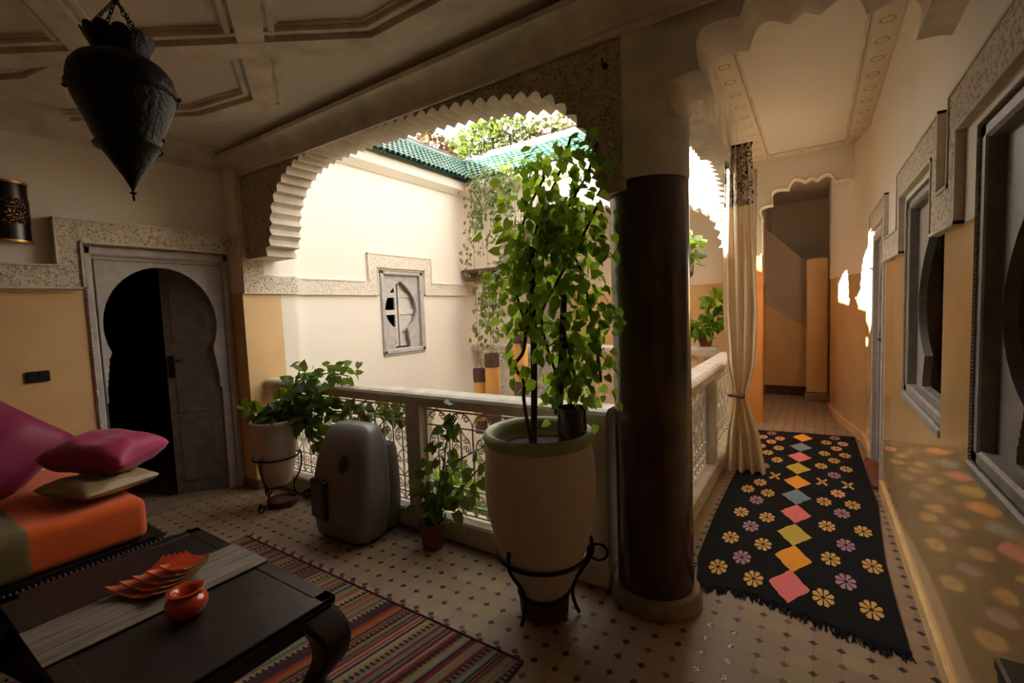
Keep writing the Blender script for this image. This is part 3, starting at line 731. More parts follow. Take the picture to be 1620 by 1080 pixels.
t = railing((-4.25, 5.46), 0, 3.36, [.62, 1.80, 2.95], 'far white railing across the courtyard in front of the opposite gallery')
t.location.z = .04

# ------------------------------------------------------------------ plants
def leaf(m, p, d, up, s, mat, wide=.8):
    d = Vector(d).normalized(); sx = d.cross(Vector(up))
    if sx.length < 1e-4: sx = d.orthogonal()
    sx.normalize(); nz = sx.cross(d).normalized()
    pts = [(0, 0, 0), (.34, -.10, .05), (.50, .22, .06), (.40, .58, .03), (0, 1.0, -.14), (-.40, .58, .03), (-.50, .22, .06), (-.34, -.10, .05), (0, .45, -.03)]
    vs = [tuple(Vector(p)+sx*a*s*wide+d*b*s+nz*c*s) for a, b, c in pts]
    m.add(vs, [(0, 1, 2, 8), (8, 2, 3, 4), (0, 8, 6, 7), (8, 4, 5, 6)], mat)
def rv(s=1): return Vector((rnd.gauss(0, s), rnd.gauss(0, s), rnd.gauss(0, s)))
def along(path, t):
    L = [0]
    for p, q in zip(path[:-1], path[1:]): L.append(L[-1]+math.dist(p, q))
    d = t*L[-1]
    for j in range(len(path)-1):
        if d <= L[j+1] or j == len(path)-2:
            u = (d-L[j])/max(1e-9, L[j+1]-L[j]); return Vector(path[j]).lerp(Vector(path[j+1]), min(1, u))
def leafy(m, path, n, spread, s0, s1, mat, t0=0, droop=.7, ok=None):
    k = 0; tries = 0
    while k < n and tries < n*6:
        tries += 1
        c = along(path, t0+(1-t0)*rnd.random()); o = rv(spread); p = c+o
        if ok and not ok(p): continue
        d = (o.normalized()*.6 if o.length > 1e-6 else Vector())+Vector((0, 0, -droop))+rv(.35)
        leaf(m, p, d, rv(1)+Vector((.3, -.9, .6)), rnd.uniform(s0, s1), mat); k += 1
def bush(m, c, r, n, s0, s1, mat):
    for _ in range(n):
        v = rv(1).normalized(); q = rnd.random()**.35
        p = Vector((c[0]+v.x*r[0]*q, c[1]+v.y*r[1]*q, c[2]+v.z*r[2]*q))
        leaf(m, p, v+rv(.5)+Vector((0, 0, -.2)), rv(1)+Vector((0, 0, 1)), rnd.uniform(s0, s1), mat)

# big cream jar with the tall vine, in its iron stand
PX, PY = -1.12, 1.90
t = thing('plant_pot', (PX, PY, 0), 'big barrel-shaped cream jar with a celadon rim, holding the tall vine', 'planter')
prof = [(.112, .125), (.125, .13), (.160, .20), (.203, .30), (.238, .42), (.262, .54), (.270, .66), (.266, .76), (.255, .84), (.250, .865)]
m = MB(); m.lathe(smooth_path(prof, 3), 'pot', 64, cap1=False); m.lathe([(.215, .80), (.235, .86)], 'pot', 64, cap0=False, cap1=False); m.build('jar_body', t, smooth=1)
m = MB(); m.lathe([(.248, .858), (.262, .870), (.270, .890), (.266, .910), (.252, .922), (.234, .915), (.226, .895), (.224, .86), (.248, .858)], 'pot_rim', 64, cap0=False, cap1=False); tag(m.build('rim', t, smooth=1), 'celadon green rolled rim')
m = MB(); m.lathe([(.001, .83), (.12, .838), (.226, .825)], 'soil', 40, cap0=False, cap1=False); m.build('soil', t, smooth=1)
v = thing('vine', (0, 0, 0), 'tall climbing vine with heart-shaped leaves growing out of the big cream jar', 'plant')
trunk = [(-1.175, 1.945, .83), (-1.165, 1.95, 1.1), (-1.158, 1.95, 1.35), (-1.155, 1.95, 1.6), (-1.15, 1.95, 1.80)]
m = MB(); m.tube(smooth_path(trunk, 4), .017, 'bark', 7); m.tube(smooth_path([(-1.19, 1.94, .83), (-1.215, 1.93, 1.05), (-1.21, 1.93, 1.14), (-1.262, 1.93, 1.22), (-1.21, 1.94, 1.30), (-1.19, 1.95, 1.5)], 5), .009, 'bark', 6); m.build('trunk', v, smooth=1)
m = MB(); m.tube([(-1.035, 1.95, .99), (-1.0, 1.95, 1.3), (-.985, 1.95, 1.56)], [.021, .018, .015], 'bark_red', 7); tag(m.build('stake', v, smooth=1), 'reddish wooden stake')
br = [smooth_path([(x-.05*min(1, max(0, (x+1.15)*4)), y, z) for x, y, z in b], 5) for b in (
    [(-1.13, 1.95, 1.78), (-1.05, 1.97, 1.84), (-.985, 1.99, 1.90), (-.90, 2.0, 2.0), (-.83, 2.03, 2.12), (-.79, 2.05, 2.25)],
    [(-1.12, 1.95, 1.77), (-1.03, 1.97, 1.80), (-.95, 1.98, 1.79), (-.87, 2.0, 1.68), (-.82, 2.0, 1.45), (-.78, 2.0, 1.15)],
    [(-1.17, 1.95, 1.35), (-1.24, 1.95, 1.55), (-1.27, 1.98, 1.75), (-1.22, 2.03, 1.98), (-1.12, 2.06, 2.15)],
    [(-1.16, 1.95, 1.70), (-1.14, 2.02, 1.95), (-1.02, 2.06, 2.15), (-.93, 2.05, 2.3)],
    [(-.99, 1.95, 1.45), (-.93, 1.96, 1.3), (-.90, 1.97, 1.15), (-.95, 1.97, 1.0)],
    [(-1.02, 1.95, 1.2), (-1.1, 1.95, 1.45), (-1.0, 1.97, 1.62), (-.86, 1.98, 1.8), (-.78, 2.0, 1.95)],
    [(-1.12, 2.05, 2.15), (-1.25, 2.25, 2.32), (-1.42, 2.5, 2.38), (-1.6, 2.7, 2.36)])]
m = MB()
for b in br: m.tube(b, .0065, 'bark', 5)
m.build('branches', v, smooth=1)
def vine_ok(p): return p.x < -.755 and not (2.06 < p.y < 2.44 and p.z > 2.05) and not ((p.x+.685)**2+(p.y-2.3)**2 < .235**2)
m = MB()
for b, n, s in zip(br, (190, 230, 170, 160, 160, 240, 44), (.075, .08, .07, .09, .065, .095, .08)): leafy(m, b, n, s, .036, .066, 'leaf', ok=vine_ok)
leafy(m, trunk, 40, .07, .05, .08, 'leaf', t0=.6, ok=vine_ok)
m.build('foliage', v, smooth=3)
t = thing('plant_pot_stand', (PX, PY, 0), 'black iron tripod stand cradling the big cream jar', 'plant stand')
def ring(m, r, z, w, mat, n=48, cx=0, cy=0): m.tube([(cx+r*math.cos(2*PI*k/n), cy+r*math.sin(2*PI*k/n), z) for k in range(n)], w, mat, 6, closed=True)
for r_, z_, w_ in ((.222, .315, .009), (.125, .112, .007)): m = MB(); ring(m, r_, z_, w_, 'iron'); m.build('ring', t, smooth=1)
for a in (-100, 20, 140):
    q = math.radians(a); m = MB(); m.tube([(r*math.cos(q), r*math.sin(q), z) for r, z in smooth_path([(.236, .40), (.245, .34), (.222, .28), (.165, .19), (.142, .12), (.150, .06), (.172, .012)], 4)], .009, 'iron', 6)
    m.build('leg', t, smooth=1)
m = MB(); q = math.radians(20); c = Vector((.27*math.cos(q), .27*math.sin(q), .325)); m.tube([tuple(c+Vector((.045*math.cos(k*PI/8)*math.cos(q), .045*math.cos(k*PI/8)*math.sin(q), .04*math.sin(k*PI/8)))) for k in range(16)], .007, 'iron', 6, closed=True); m.build('handle', t, smooth=1)
t = MB(); t.lathe([(.105, 0), (.118, .01), (.124, .085), (.112, .09), (.10, .03), (.001, .025)], 'dark_terra', 40, T(PX+.0, PY, 0), cap1=False)
tag(t.build('saucer', smooth=.7), 'dark terracotta dish on the floor under the big cream jar', 'saucer')
t = MB(); t.lathe([(.05, .835), (.066, .86), (.070, .93), (.067, 1.0), (.070, 1.03), (.064, 1.035), (.058, 1.0), (.055, .9), (.001, .89)], 'glaze_brown', 32, T(-.955, 1.935, 0), cap1=False)
tag(t.build('vase', smooth=.8), 'small brown glazed pot standing inside the rim of the big jar', 'pot')

# white pot by the pier
QX, QY = -3.63, 1.985
t = thing('plant_pot', (QX, QY, 0), 'white pot in a scroll-footed stand by the ochre pier', 'planter')
m = MB(); m.lathe([(.085, .175), (.105, .19), (.128, .28), (.150, .42), (.162, .56), (.166, .66), (.176, .672), (.178, .69), (.168, .70), (.158, .69), (.15, .62)], 'pot_white', 48, cap1=False); m.build('pot_body', t, smooth=.9)
m = MB(); m.lathe([(.001, .65), (.155, .64)], 'soil', 32, cap0=False, cap1=False); m.build('soil', t, smooth=1)
t = thing('plant_pot_stand', (QX, QY, 0), 'black iron stand with curled feet under the white pot', 'plant stand')
for r_, z_, w_ in ((.168, .40, .008), (.10, .165, .006)): m = MB(); ring(m, r_, z_, w_, 'iron'); m.build('ring', t, smooth=1)
for a in (-65, 55, 175):
    q = math.radians(a); m = MB()
    p = smooth_path([(.176, .43), (.186, .36), (.165, .25), (.120, .17), (.118, .10), (.15, .055), (.19, .06)], 4)+[(.205+.042*(1-.6*k/12)*math.cos(PI*.6-2*PI*1.3*k/12), .052+.042*(1-.6*k/12)*math.sin(PI*.6-2*PI*1.3*k/12)) for k in range(1, 13)]
    m.tube([(r*math.cos(q), r*math.sin(q), z) for r, z in p], .0075, 'iron', 6); m.build('leg', t, smooth=1)
t = MB(); t.lathe([(.09, .0), (.115, .01), (.118, .05), (.10, .055), (.09, .03), (.001, .03)], 'dark_terra', 32, T(QX+.02, QY+.02, 0), cap1=False)
tag(t.build('saucer', smooth=.7), 'dark dish on the floor under the white pot', 'saucer')
v = thing('trailing_plant', (0, 0, 0), 'leafy pothos growing from the white pot over the end of the near railing', 'plant')
m = MB(); st = [smooth_path(b, 4) for b in (
    [(QX, QY, .65), (-3.55, 2.06, .85), (-3.45, 2.12, 1.0), (-3.30, 2.16, 1.04)], [(QX, QY, .65), (-3.5, 2.10, .8), (-3.3, 2.16, .78), (-3.0, 2.17, .72), (-2.75, 2.17, .66)],
    [(QX, QY, .65), (-3.55, 2.1, .7), (-3.4, 2.17, .6), (-3.2, 2.17, .5)], [(QX, QY, .65), (-3.75, 1.95, .76), (-3.82, 1.93, .78)], [(-3.45, 2.12, 1.0), (-3.2, 2.2, 1.06), (-3.0, 2.25, 1.04)], [(-3.3, 2.16, .78), (-3.1, 2.40, .7), (-2.7, 2.42, .74), (-2.5, 2.42, .76)])]
for b in st: m.tube(b, .005, 'bark', 5)
m.build('stems', v, smooth=1)
m = MB()
for b, n, s in zip(st, (60, 120, 80, 30, 40, 80), (.055, .055, .05, .05, .045, .045)): leafy(m, b, n, s, .06, .10, 'leaf_dark', t0=.12, droop=.4, ok=lambda p: p.x > -4.05 and not (2.19 < p.y < 2.385 and (p.z < .16 or .87 < p.z < .98)))
bush(m, (QX, QY, .72), (.14, .14, .08), 40, .07, .11, 'leaf_dark')
m.build('foliage', v, smooth=3)

# small potted plant by the railing post
SX, SY = -2.05, 2.095
t = thing('plant_pot', (SX, SY, 0), 'small terracotta pot on the floor by the near railing post', 'planter')
m = MB(); m.lathe([(.062, 0), (.078, .13), (.086, .135), (.088, .165), (.078, .168), (.074, .15)], 'terracotta', 32, cap1=False); m.build('pot_body', t, smooth=.7)
m = MB(); m.lathe([(.001, .152), (.075, .148)], 'soil', 24, cap0=False, cap1=False); m.build('soil', t)
v = thing('potted_plant', (0, 0, 0), 'dark climbing plant growing from the small terracotta pot up the railing', 'plant')
st = [smooth_path(b, 4) for b in ([(SX, SY, .15), (SX+.03, 2.13, .35), (SX+.05, 2.17, .5), (SX+.1, 2.17, .7), (SX+.18, 2.17, .84)], [(SX, SY, .15), (SX+.12, 2.15, .3), (SX+.25, 2.17, .45), (SX+.4, 2.17, .6)], [(SX, SY, .15), (SX-.02, 2.1, .32), (SX-.03, 2.1, .42)], [(SX+.05, 2.17, .5), (SX+.25, 2.38, .62), (SX+.45, 2.41, .72)])]
m = MB()
for b in st: m.tube(b, .005, 'bark', 5)
m.build('stems', v, smooth=1)
m = MB()
for b, n, s in zip(st, (46, 34, 44, 22), (.045, .05, .045, .05)): leafy(m, b, n, s, .06, .095, 'leaf_dark', t0=.15, droop=.5, ok=lambda p: not (2.20 < p.y < 2.375))
m.build('foliage', v, smooth=3)

# ------------------------------------------------------------------ portable air conditioner
AX, AY = -2.66, 1.97
t = thing('air_conditioner', (AX, AY, 0), 'rounded grey portable air conditioner before the near railing', 'air conditioner', rz=math.radians(4))
def sring(w, d, z, e=4, cy=0, n=36):
    out = []
    for k in range(n):
        a = 2*PI*k/n; c, s_ = math.cos(a), math.sin(a)
        out.append((w*math.copysign(abs(c)**(2/e), c), cy+d*math.copysign(abs(s_)**(2/e), s_), z))
    return out
lv = [(.20, .11, .012, 0), (.222, .135, .04, 0), (.240, .150, .18, 0), (.246, .152, .32, 0), (.236, .142, .46, .008), (.222, .124, .58, .018), (.20, .10, .68, .03), (.175, .078, .74, .04), (.14, .055, .772, .045), (.04, .02, .78, .045)]
m = MB(); m.loft([sring(w, d, z, 4.5, -.03+c) for w, d, z, c in lv], 'ac', M4=Matrix([[1.08, 0, .06, 0], [0, 1, 0, 0], [0, 0, 1, 0], [0, 0, 0, 1]])); m.build('front_shell', t, smooth=.9)
m = MB(); m.loft([sring(w*.98, .075, z, 6, .165) for w, z in ((.215, .02), (.24, .2), (.24, .42), (.225, .56), (.205, .60))], 'ac'); m.build('back_shell', t, smooth=.9)
m = MB(); m.loft([sring(w*.965, .012, z, 6, .10) for w, z in ((.215, .02), (.24, .2), (.24, .42), (.225, .56), (.18, .64))], 'ac_dark'); tag(m.build('seam', t, smooth=.9), 'black seam between the shells')
m = MB(); PM = T(-.125, -.170, 0, -.16); m.bbox((-.085, -.022, .15), (.085, .012, .42), 'ac_dark', .010, PM); o = m.build('control_panel', t); tag(o, 'black bordered control panel')
m = MB(); m.bbox((-.06, -.026, .19), (.06, -.015, .39), 'ac_label', .003, PM); m.build('panel_sheet', o)
m = MB(); m.lathe([(.001, .012), (.042, .012), (.05, 0)], 'ac_dark', 24, T(.10, -.148, .54, rx=PI/2) @ Matrix.Rotation(-.35, 4, 'Z') @ Matrix.Diagonal((.7, 1.4, 1, 1)), cap0=False); tag(m.build('grip_recess', t, smooth=.8), 'dark oval grip recess')
for a in (-.17, .17):
    for b in (-.06, .17): m = MB(); m.lathe([(.018, 0), (.018, .02)], 'ac_dark', 16, T(a, b, 0)); m.build('castor', t)

# ------------------------------------------------------------------ lantern over the seating corner
LX, LY = -2.115, .70
t = thing('hanging_lantern', (LX, LY, 0), 'big blackened pierced-metal lantern hanging over the table', 'lantern')
prof = [(.006, 2.0), (.022, 2.035), (.052, 2.085), (.076, 2.125), (.088, 2.142), (.098, 2.150), (.094, 2.162), (.108, 2.20), (.130, 2.26), (.150, 2.31), (.157, 2.345), (.158, 2.375), (.150, 2.41), (.128, 2.440), (.100, 2.455), (.086, 2.465)]
m = MB(); m.lathe(prof, 'lantern', 48, cap1=False); m.build('body', t, smooth=1)
m = MB(); n = 144; rr = []
for r, z in ((.086, 2.455), (.083, 2.475), (.085, 2.495), (.092, 2.51)): rr.append([(r*math.cos(2*PI*j/n), r*math.sin(2*PI*j/n), z) for j in range(n)])
rr.append([((.102+.007*abs(math.sin(6*2*PI*j/n)))*math.cos(2*PI*j/n), (.102+.007*abs(math.sin(6*2*PI*j/n)))*math.sin(2*PI*j/n), 2.527+.016*abs(math.sin(6*2*PI*j/n))**.6) for j in range(n)])
m.loft(rr, 'lantern', False, False); m.build('crown', t, smooth=.8)
m = MB(); m.lathe([(.001, 1.955), (.004, 1.96), (.004, 1.98), (.013, 1.985), (.004, 1.992), (.006, 2.002)], 'lantern', 16); m.build('finial', t, smooth=.8)
for r_, z_ in ((.159, 2.345), (.099, 2.150)): m = MB(); ring(m, r_, z_, .0055, 'lantern'); m.build('band', t, smooth=1)
def chain(p, q, link=.022):
    m = MB(); p, q = Vector(p), Vector(q); n = max(2, int((q-p).length/(link*.8))); d = (q-p).normalized(); a = d.orthogonal().normalized(); b = d.cross(a)
    for k in range(n):
        c = p.lerp(q, (k+.5)/n); s_ = a if k % 2 else b
        m.tube([tuple(c+d*math.cos(2*PI*j/8)*link*.55+s_*math.sin(2*PI*j/8)*link*.25) for j in range(8)], .0022, 'iron', 4, closed=True)
    return m
for a in (20, 110, 200, 290):
    q = math.radians(a); chain((.098*math.cos(q), .098*math.sin(q), 2.525), (0, 0, 2.672)).build('chain', t)
chain((0, 0, 2.66), (0, 0, CEIL-.01)).build('hanging_chain', t)
for a, z, r in ((62, 2.19, .106), (60, 2.345, .165), (150, 2.345, .165), (240, 2.345, .165), (330, 2.345, .165)):
    q = math.radians(a); m = MB(); m.lathe([(.001, -.009), (.008, -.004), (.009, 0), (.008, .004), (.001, .009)], 'ruby' if r < .13 else 'lantern', 12, T(r*math.cos(q), r*math.sin(q), z)); o = m.build('boss', t, smooth=1)
    if r < .13: tag(o, 'red glass boss')

# wall sconce and switch
t = thing('wall_sconce', (XL, .715, 0), 'dark half-round metal wall sconce with a pierced gold band', 'wall lamp')
def half(m, r0, r1, z0, z1, mat, th=.004):
    n = 24; o = []
    for r in (r0, r0-th): o.append([(r*.62*math.cos(-PI/2+PI*k/n), r*math.sin(-PI/2+PI*k/n), z0) for k in range(n+1)])
    p = []
    for r in (r1, r1-th): p.append([(r*.62*math.cos(-PI/2+PI*k/n), r*math.sin(-PI/2+PI*k/n), z1) for k in range(n+1)])
    m.loft([o[0], p[0], p[1], o[1], o[0]], mat, False, False, closed=False)
m = MB(); half(m, .14, .14, 2.06, 2.43, 'shade_dark'); m.build('shade', t, smooth=.8)
m = MB(); half(m, .143, .143, 2.17, 2.33, 'band'); tag(m.build('pierced_band', t, smooth=.8), 'pierced gold band')
for a, b in ((2.055, 2.068), (2.425, 2.438)): m = MB(); half(m, .146, .146, a, b, 'brass'); m.build('edge_trim', t, smooth=.8)
t = thing('light_switch', (XL+.002, .81, 1.18), 'black light switch plate on the ochre left wall', 'switch')
m = MB(); m.bbox((0, -.058, -.036), (.012, .058, .036), 'black_plastic', .004); m.build('plate', t)
for y in (-.028, .028):
    m = MB(); m.bbox((.012, y-.022, -.024), (.018, y+.022, .024), 'black_plastic', .002); m.build('rocker', t)

# ------------------------------------------------------------------ daybed, cushions, table
t = thing('daybed', (0, 0, 0), 'low dark wooden daybed with an orange mattress along the left wall', 'daybed')
m = MB(); m.box((-4.30, -1.3, .10), (-3.02, .96, .34), 'dark_wood'); m.bbox((-3.03, -1.3, .13), (-2.955, 1.0, .315), 'dark_wood', .01); m.bbox((-4.30, .95, .10), (-2.955, 1.0, .345), 'dark_wood', .01); m.build('frame', t)
m = MB()
for k in range(int(2.28/.02)):
    y = -1.28+.02*k; m.lathe([(.012, 0), (.018, .006), (.018, .014), (.012, .02)], 'iron', 10, T(-2.965, y, .325, rx=-PI/2), False, False)
m.build('turned_rail', t, smooth=.8)
for x, y in ((-2.99, .94), (-2.99, -1.22), (-4.22, .94), (-4.22, -1.22)):
    m = MB(); m.bbox((x-.035, y-.035, .0075), (x+.035, y+.035, .13), 'dark_wood', .006); m.build('leg', t)
def soft(m, name, par, w, seg=4):
    o = m.build(name, par, smooth=3); b = o.modifiers.new('b', 'BEVEL'); b.width = w; b.segments = seg; b.limit_method = 'ANGLE'; return o
m = MB(); m.box((-4.29, -1.25, .342), (-3.03, .935, .565), 'orange'); o = soft(m, 'mattress', t, .045)
m = MB(); m.box((-4.295, -1.255, .341), (-3.022, .505, .572), 'olive'); tag(soft(m, 'cover_band', t, .05), 'olive band of the mattress cover')
def cushion(name, c, ax, bx, a, b, th, mat, label, zmin=None, n=22):
    ax = Vector(ax).normalized(); bx = (Vector(bx)-ax*ax.dot(Vector(bx))).normalized(); nz = ax.cross(bx); C = Vector(c); m = MB()
    rows = []
    for side in (1, -1):
        vs = []
        for i in range(n+1):
            for j in range(n+1):
                u = -1+2*i/n; v = -1+2*j/n
                u = math.copysign(1-(1-abs(u))**1.25, u); v = math.copysign(1-(1-abs(v))**1.25, v)
                h = th*max(0, (1-u**6)*(1-v**6))**.5*(1-.30*(u*u+v*v)/2)
                x = a*u*(1-.05*(1-v*v)-.04*v**8); y = b*v*(1-.05*(1-u*u)-.04*u**8)
                w = noise.noise(Vector((u*2+c[0]*9, v*2, side*3)))*.022*(1-max(abs(u), abs(v))**8)
                p = C+ax*x+bx*y+nz*(side*h+w)
                if zmin is not None and p.z < zmin: p.z = zmin+(p.z-zmin)*.02
                vs.append(tuple(p))
        fs = [(i*(n+1)+j, (i+1)*(n+1)+j, (i+1)*(n+1)+j+1, i*(n+1)+j+1) for i in range(n) for j in range(n)]
        m.add(vs, fs, mat)
    o = m.build(name, smooth=3); return tag(o, label, 'cushion')
cushion('cushion', (-3.92, .42, .82), (-.25, .72, .64), (-.25, -.72, .64), .33, .33, .13, 'pink_dark', 'big raspberry-pink cushion leaning against the left wall', zmin=.578)
cushion('cushion', (-3.40, .885, .782), (.80, .60, -.12), (-.60, .80, .06), .225, .20, .098, 'pink', 'raspberry-pink cushion lying on top of the gold cushion')
cushion('cushion', (-3.33, .82, .632), (-.30, .95, -.02), (-1, -.12, 0), .19, .215, .05, 'gold', 'gold satin cushion lying on the orange mattress', zmin=.578)

TX0, TX1, TY0, TY1, TZ = -2.78, -1.59, .33, 1.065, .40
t = thing('coffee_table', (0, 0, 0), 'low dark wooden coffee table with bulging curved legs', 'table')
m = MB(); m.bbox((TX0, TY0, TZ-.035), (TX1, TY1, TZ-.003), 'dark_wood', .006)
for q in ((TX0, TY0, TX1, TY0+.06), (TX0, TY1-.06, TX1, TY1), (TX0, TY0, TX0+.06, TY1), (TX1-.06, TY0, TX1, TY1)): m.bbox((q[0], q[1], TZ-.02), (q[2], q[3], TZ), 'dark_wood', .003)
m.build('tabletop', t)
m = MB(); m.bbox((TX0+.05, TY0+.05, .27), (TX1-.05, TY1-.05, TZ-.034), 'dark_wood', .01); m.build('apron', t)
for sx, x in ((-1, TX0), (1, TX1)):
    for sy, y in ((-1, TY0), (1, TY1)):
        m = MB(); p = smooth_path([(-.075, .36), (-.05, .31), (-.022, .24), (-.025, .16), (-.06, .085), (-.075, .05), (-.05, .012)], 4); w = smooth_path([(.075, 0), (.075, 0), (.066, 0), (.054, 0), (.040, 0), (.036, 0), (.046, 0)], 4)
        rings = []
        for (d, z), (h, _) in zip(p, w): rings.append([(x+sx*d+h*a, y+sy*d+h*b, z) for a, b in ((-1, -.7), (-.7, -1), (.7, -1), (1, -.7), (1, .7), (.7, 1), (-.7, 1), (-1, .7))])
        m.loft(rings, 'dark_wood'); m.build('leg', t, smooth=.8)
m = MB(); n = 14; rows = [[(x, TY0-.002+(TY1-TY0+.004)*k/n, TZ+.003+z) for x, z in ((-2.385, 0), (-2.08, 0), (-2.08, .004), (-2.385, .004))] for k in range(n+1)]
m.loft(rows, 'runner_cloth'); tag(m.build('table_runner'), 'weathered grey-brown striped runner laid across the dark coffee table', 'table runner')
# five nested square dishes
ord_ = ['largest orange square dish, at the bottom of the fanned stack', 'second orange square dish from the bottom of the fanned stack', 'middle orange square dish of the fanned stack', 'second smallest orange square dish of the fanned stack', 'smallest orange square dish on top of the fanned stack']
for i in range(5):
    a = .122-.015*i; n = 12; m = MB()
    def P(u, v, o): return (a*u*(1-.06*(1-v*v)), a*v*(1-.06*(1-u*u)), a*.26*((u*u+v*v)/2)**1.5+a*.10*(u*u*v*v)+o)
    for o in (0, .006): m.add([P(-1+2*p/n, -1+2*q/n, o) for p in range(n+1) for q in range(n+1)], [(p*(n+1)+q, (p+1)*(n+1)+q, (p+1)*(n+1)+q+1, p*(n+1)+q+1) for p in range(n) for q in range(n)], 'glaze_orange')
    loop = [(-1+2*k/n, -1) for k in range(n)]+[(1, -1+2*k/n) for k in range(n)]+[(1-2*k/n, 1) for k in range(n)]+[(-1, 1-2*k/n) for k in range(n)]
    m.add([P(u, v, 0) for u, v in loop]+[P(u, v, .006) for u, v in loop], [(k, (k+1) % len(loop), len(loop)+(k+1) % len(loop), len(loop)+k) for k in range(len(loop))], 'glaze_edge')
    o = m.build('dish', smooth=.9); o.location = (-2.30+.018*i, .725+.018*i, .4085+.0165*i); o.rotation_euler = (0, 0, math.radians(20)); tag(o, ord_[i], 'dish', 'nested orange dishes')
t = thing('ashtray', (-1.975, .70, TZ), 'small round orange glazed ashtray pot on the dark tabletop', 'ashtray')
m = MB(); m.lathe(smooth_path([(.038, 0), (.046, .004), (.062, .022), (.070, .045), (.066, .066), (.052, .080), (.050, .088)], 3), 'glaze_orange', 40, cap1=False); m.build('bowl', t, smooth=1)
m = MB(); m.lathe([(.050, .086), (.060, .094), (.062, .100), (.055, .103), (.036, .094), (.028, .078), (.024, .05), (.001, .045)], 'glaze_orange', 40, cap0=False, cap1=False); m.build('rim', t, smooth=.9)

# ------------------------------------------------------------------ rugs
t = thing('kilim', (0, 0, 0), 'striped multicoloured kilim rug under the coffee table', 'rug')
m = MB(); m.box((-3.30, -.9, .001), (-1.035, 1.55, .007), 'kilim'); m.build('weave', t)
m = MB(); m.tube([(-3.30, 1.553, .007), (-1.035, 1.553, .007), (-1.03, -.9, .007)], .007, 'kilim_edge', 6)
for k in range(23): m.lathe([(.013, 0), (.016, .006), (.009, .012)], 'kilim_edge', 8, T(-3.27+.1*k, 1.563, .001))
tag(m.build('binding', t, smooth=1), 'plum knotted edge')
t = thing('runner_rug', (0, 0, 0), 'long black runner rug with coloured diamonds and small flowers in the corridor', 'rug')
ol = [(-.52, 2.47), (-.36, 2.53), (-.23, 2.53), (-.1, 2.50), (.1, 2.44), (.27, 2.41), (.34, 2.41), (.335, 2.77), (.335, 3.2), (.36, 3.7), (.385, 4.1), (.372, 4.5), (.365, 5.2), (.357, 6.0), (-.1, 5.96), (-.547, 5.90), (-.56, 5.0), (-.58, 4.1), (-.585, 3.4), (-.572, 2.78)]
m = MB(); m.plate(ol, [], .001, .012, 'xy', 'black_wool')
def motif(pts, mat): 
    n = len(pts); cx = sum(p[0] for p in pts)/n; cy = sum(p[1] for p in pts)/n
    m.add([(cx, cy, .0135)]+[(a, b, .0135) for a, b in pts], [(0, 1+k, 1+(k+1) % n) for k in range(n)], mat)
def jag(p, q, n=6, s=.004): return [(p[0]+(q[0]-p[0])*k/n+rnd.uniform(-s, s), p[1]+(q[1]-p[1])*k/n+rnd.uniform(-s, s)) for k in range(n)]
for (x, y), c in zip(((-.106, 5.741), (-.114, 5.363), (-.117, 5.02), (-.122, 4.67), (-.117, 4.31), (-.112, 3.98), (-.106, 3.655), (-.106, 3.317), (-.10, 3.0), (-.108, 2.69)), 'orange blue pink olive orange blue pink olive orange pink'.split()):
    w, h = .095, .165; motif(jag((x-w, y), (x, y-h))+jag((x, y-h), (x+w, y))+jag((x+w, y), (x, y+h))+jag((x, y+h), (x-w, y)), 'w_'+c)
FL = [(0.18, 5.86, 'l'), (0.1, 5.64, 'y'), (0.24, 5.65, 'p'), (0.18, 5.45, 'p'), (0.08, 5.23, 'y'), (0.24, 5.24, 'y'), (0.15, 5.03, 'y'), (0.05, 4.82, 'y'), (0.23, 4.82, 'y'), (0.14, 4.61, 'l'), (0.05, 4.4, 'x'), (0.22, 4.4, 'x'), (0.15, 4.18, 'o'), (0.06, 3.97, 'y'), (0.23, 3.99, 'y'), (0.16, 3.8, 'l'), (0.07, 3.54, 'y'), (0.26, 3.56, 'y'), (0.16, 3.31, 'l'), (0.08, 3.09, 'y'), (0.27, 3.11, 'y'), (0.14, 2.87, 'l'), (0.04, 2.66, 'y'), (0.23, 2.66, 'y'), (-0.4, 5.8, 'l'), (-0.47, 5.61, 'p'), (-0.38, 5.45, 'p'), (-0.31, 5.61, 'p'), (-0.46, 5.25, 'y'), (-0.3, 5.24, 'y'), (-0.38, 5.04, 'y'), (-0.29, 4.84, 'y'), (-0.38, 4.61, 'l'), (-0.28, 4.38, 'x'), (-0.37, 4.17, 'o'), (-0.44, 3.98, 'y'), (-0.3, 3.96, 'y'), (-0.36, 3.78, 'l'), (-0.43, 3.51, 'y'), (-0.27, 3.5, 'y'), (-0.35, 3.31, 'l'), (-0.44, 3.09, 'y'), (-0.26, 3.09, 'y'), (-0.35, 2.87, 'l'), (-0.45, 2.7, 'y'), (-0.27, 2.67, 'y')]
for x, y, c in FL:
    c2 = {'l': 'w_lilac', 'y': 'w_yellow', 'p': 'w_peach', 'x': 'w_yellow', 'o': 'w_peach'}[c]
    if c == 'x':
        for s_ in (-1, 1): motif([(x-.042, y-s_*.075), (x-.02, y-s_*.085), (x+.042, y+s_*.06), (x+.03, y+s_*.085)], c2)
        continue
    for k in range(8):
        a = k*PI/4+PI/8; r0, r1, dw = .008, .048, .30
        motif([(x+rr*math.cos(a+da), y+rr*1.75*math.sin(a+da)) for rr, da in ((r0, -.2), (.042, -dw), (r1, -.08), (r1, .08), (.042, dw), (r0, .2))], c2)
m.build('pile', t)
m = MB()
def at_edge(u):
    e = [(-.52, 2.47), (-.36, 2.53), (-.23, 2.53), (-.1, 2.50), (.1, 2.44), (.27, 2.41), (.34, 2.41)]; return along([(a, b, 0) for a, b in e], u)
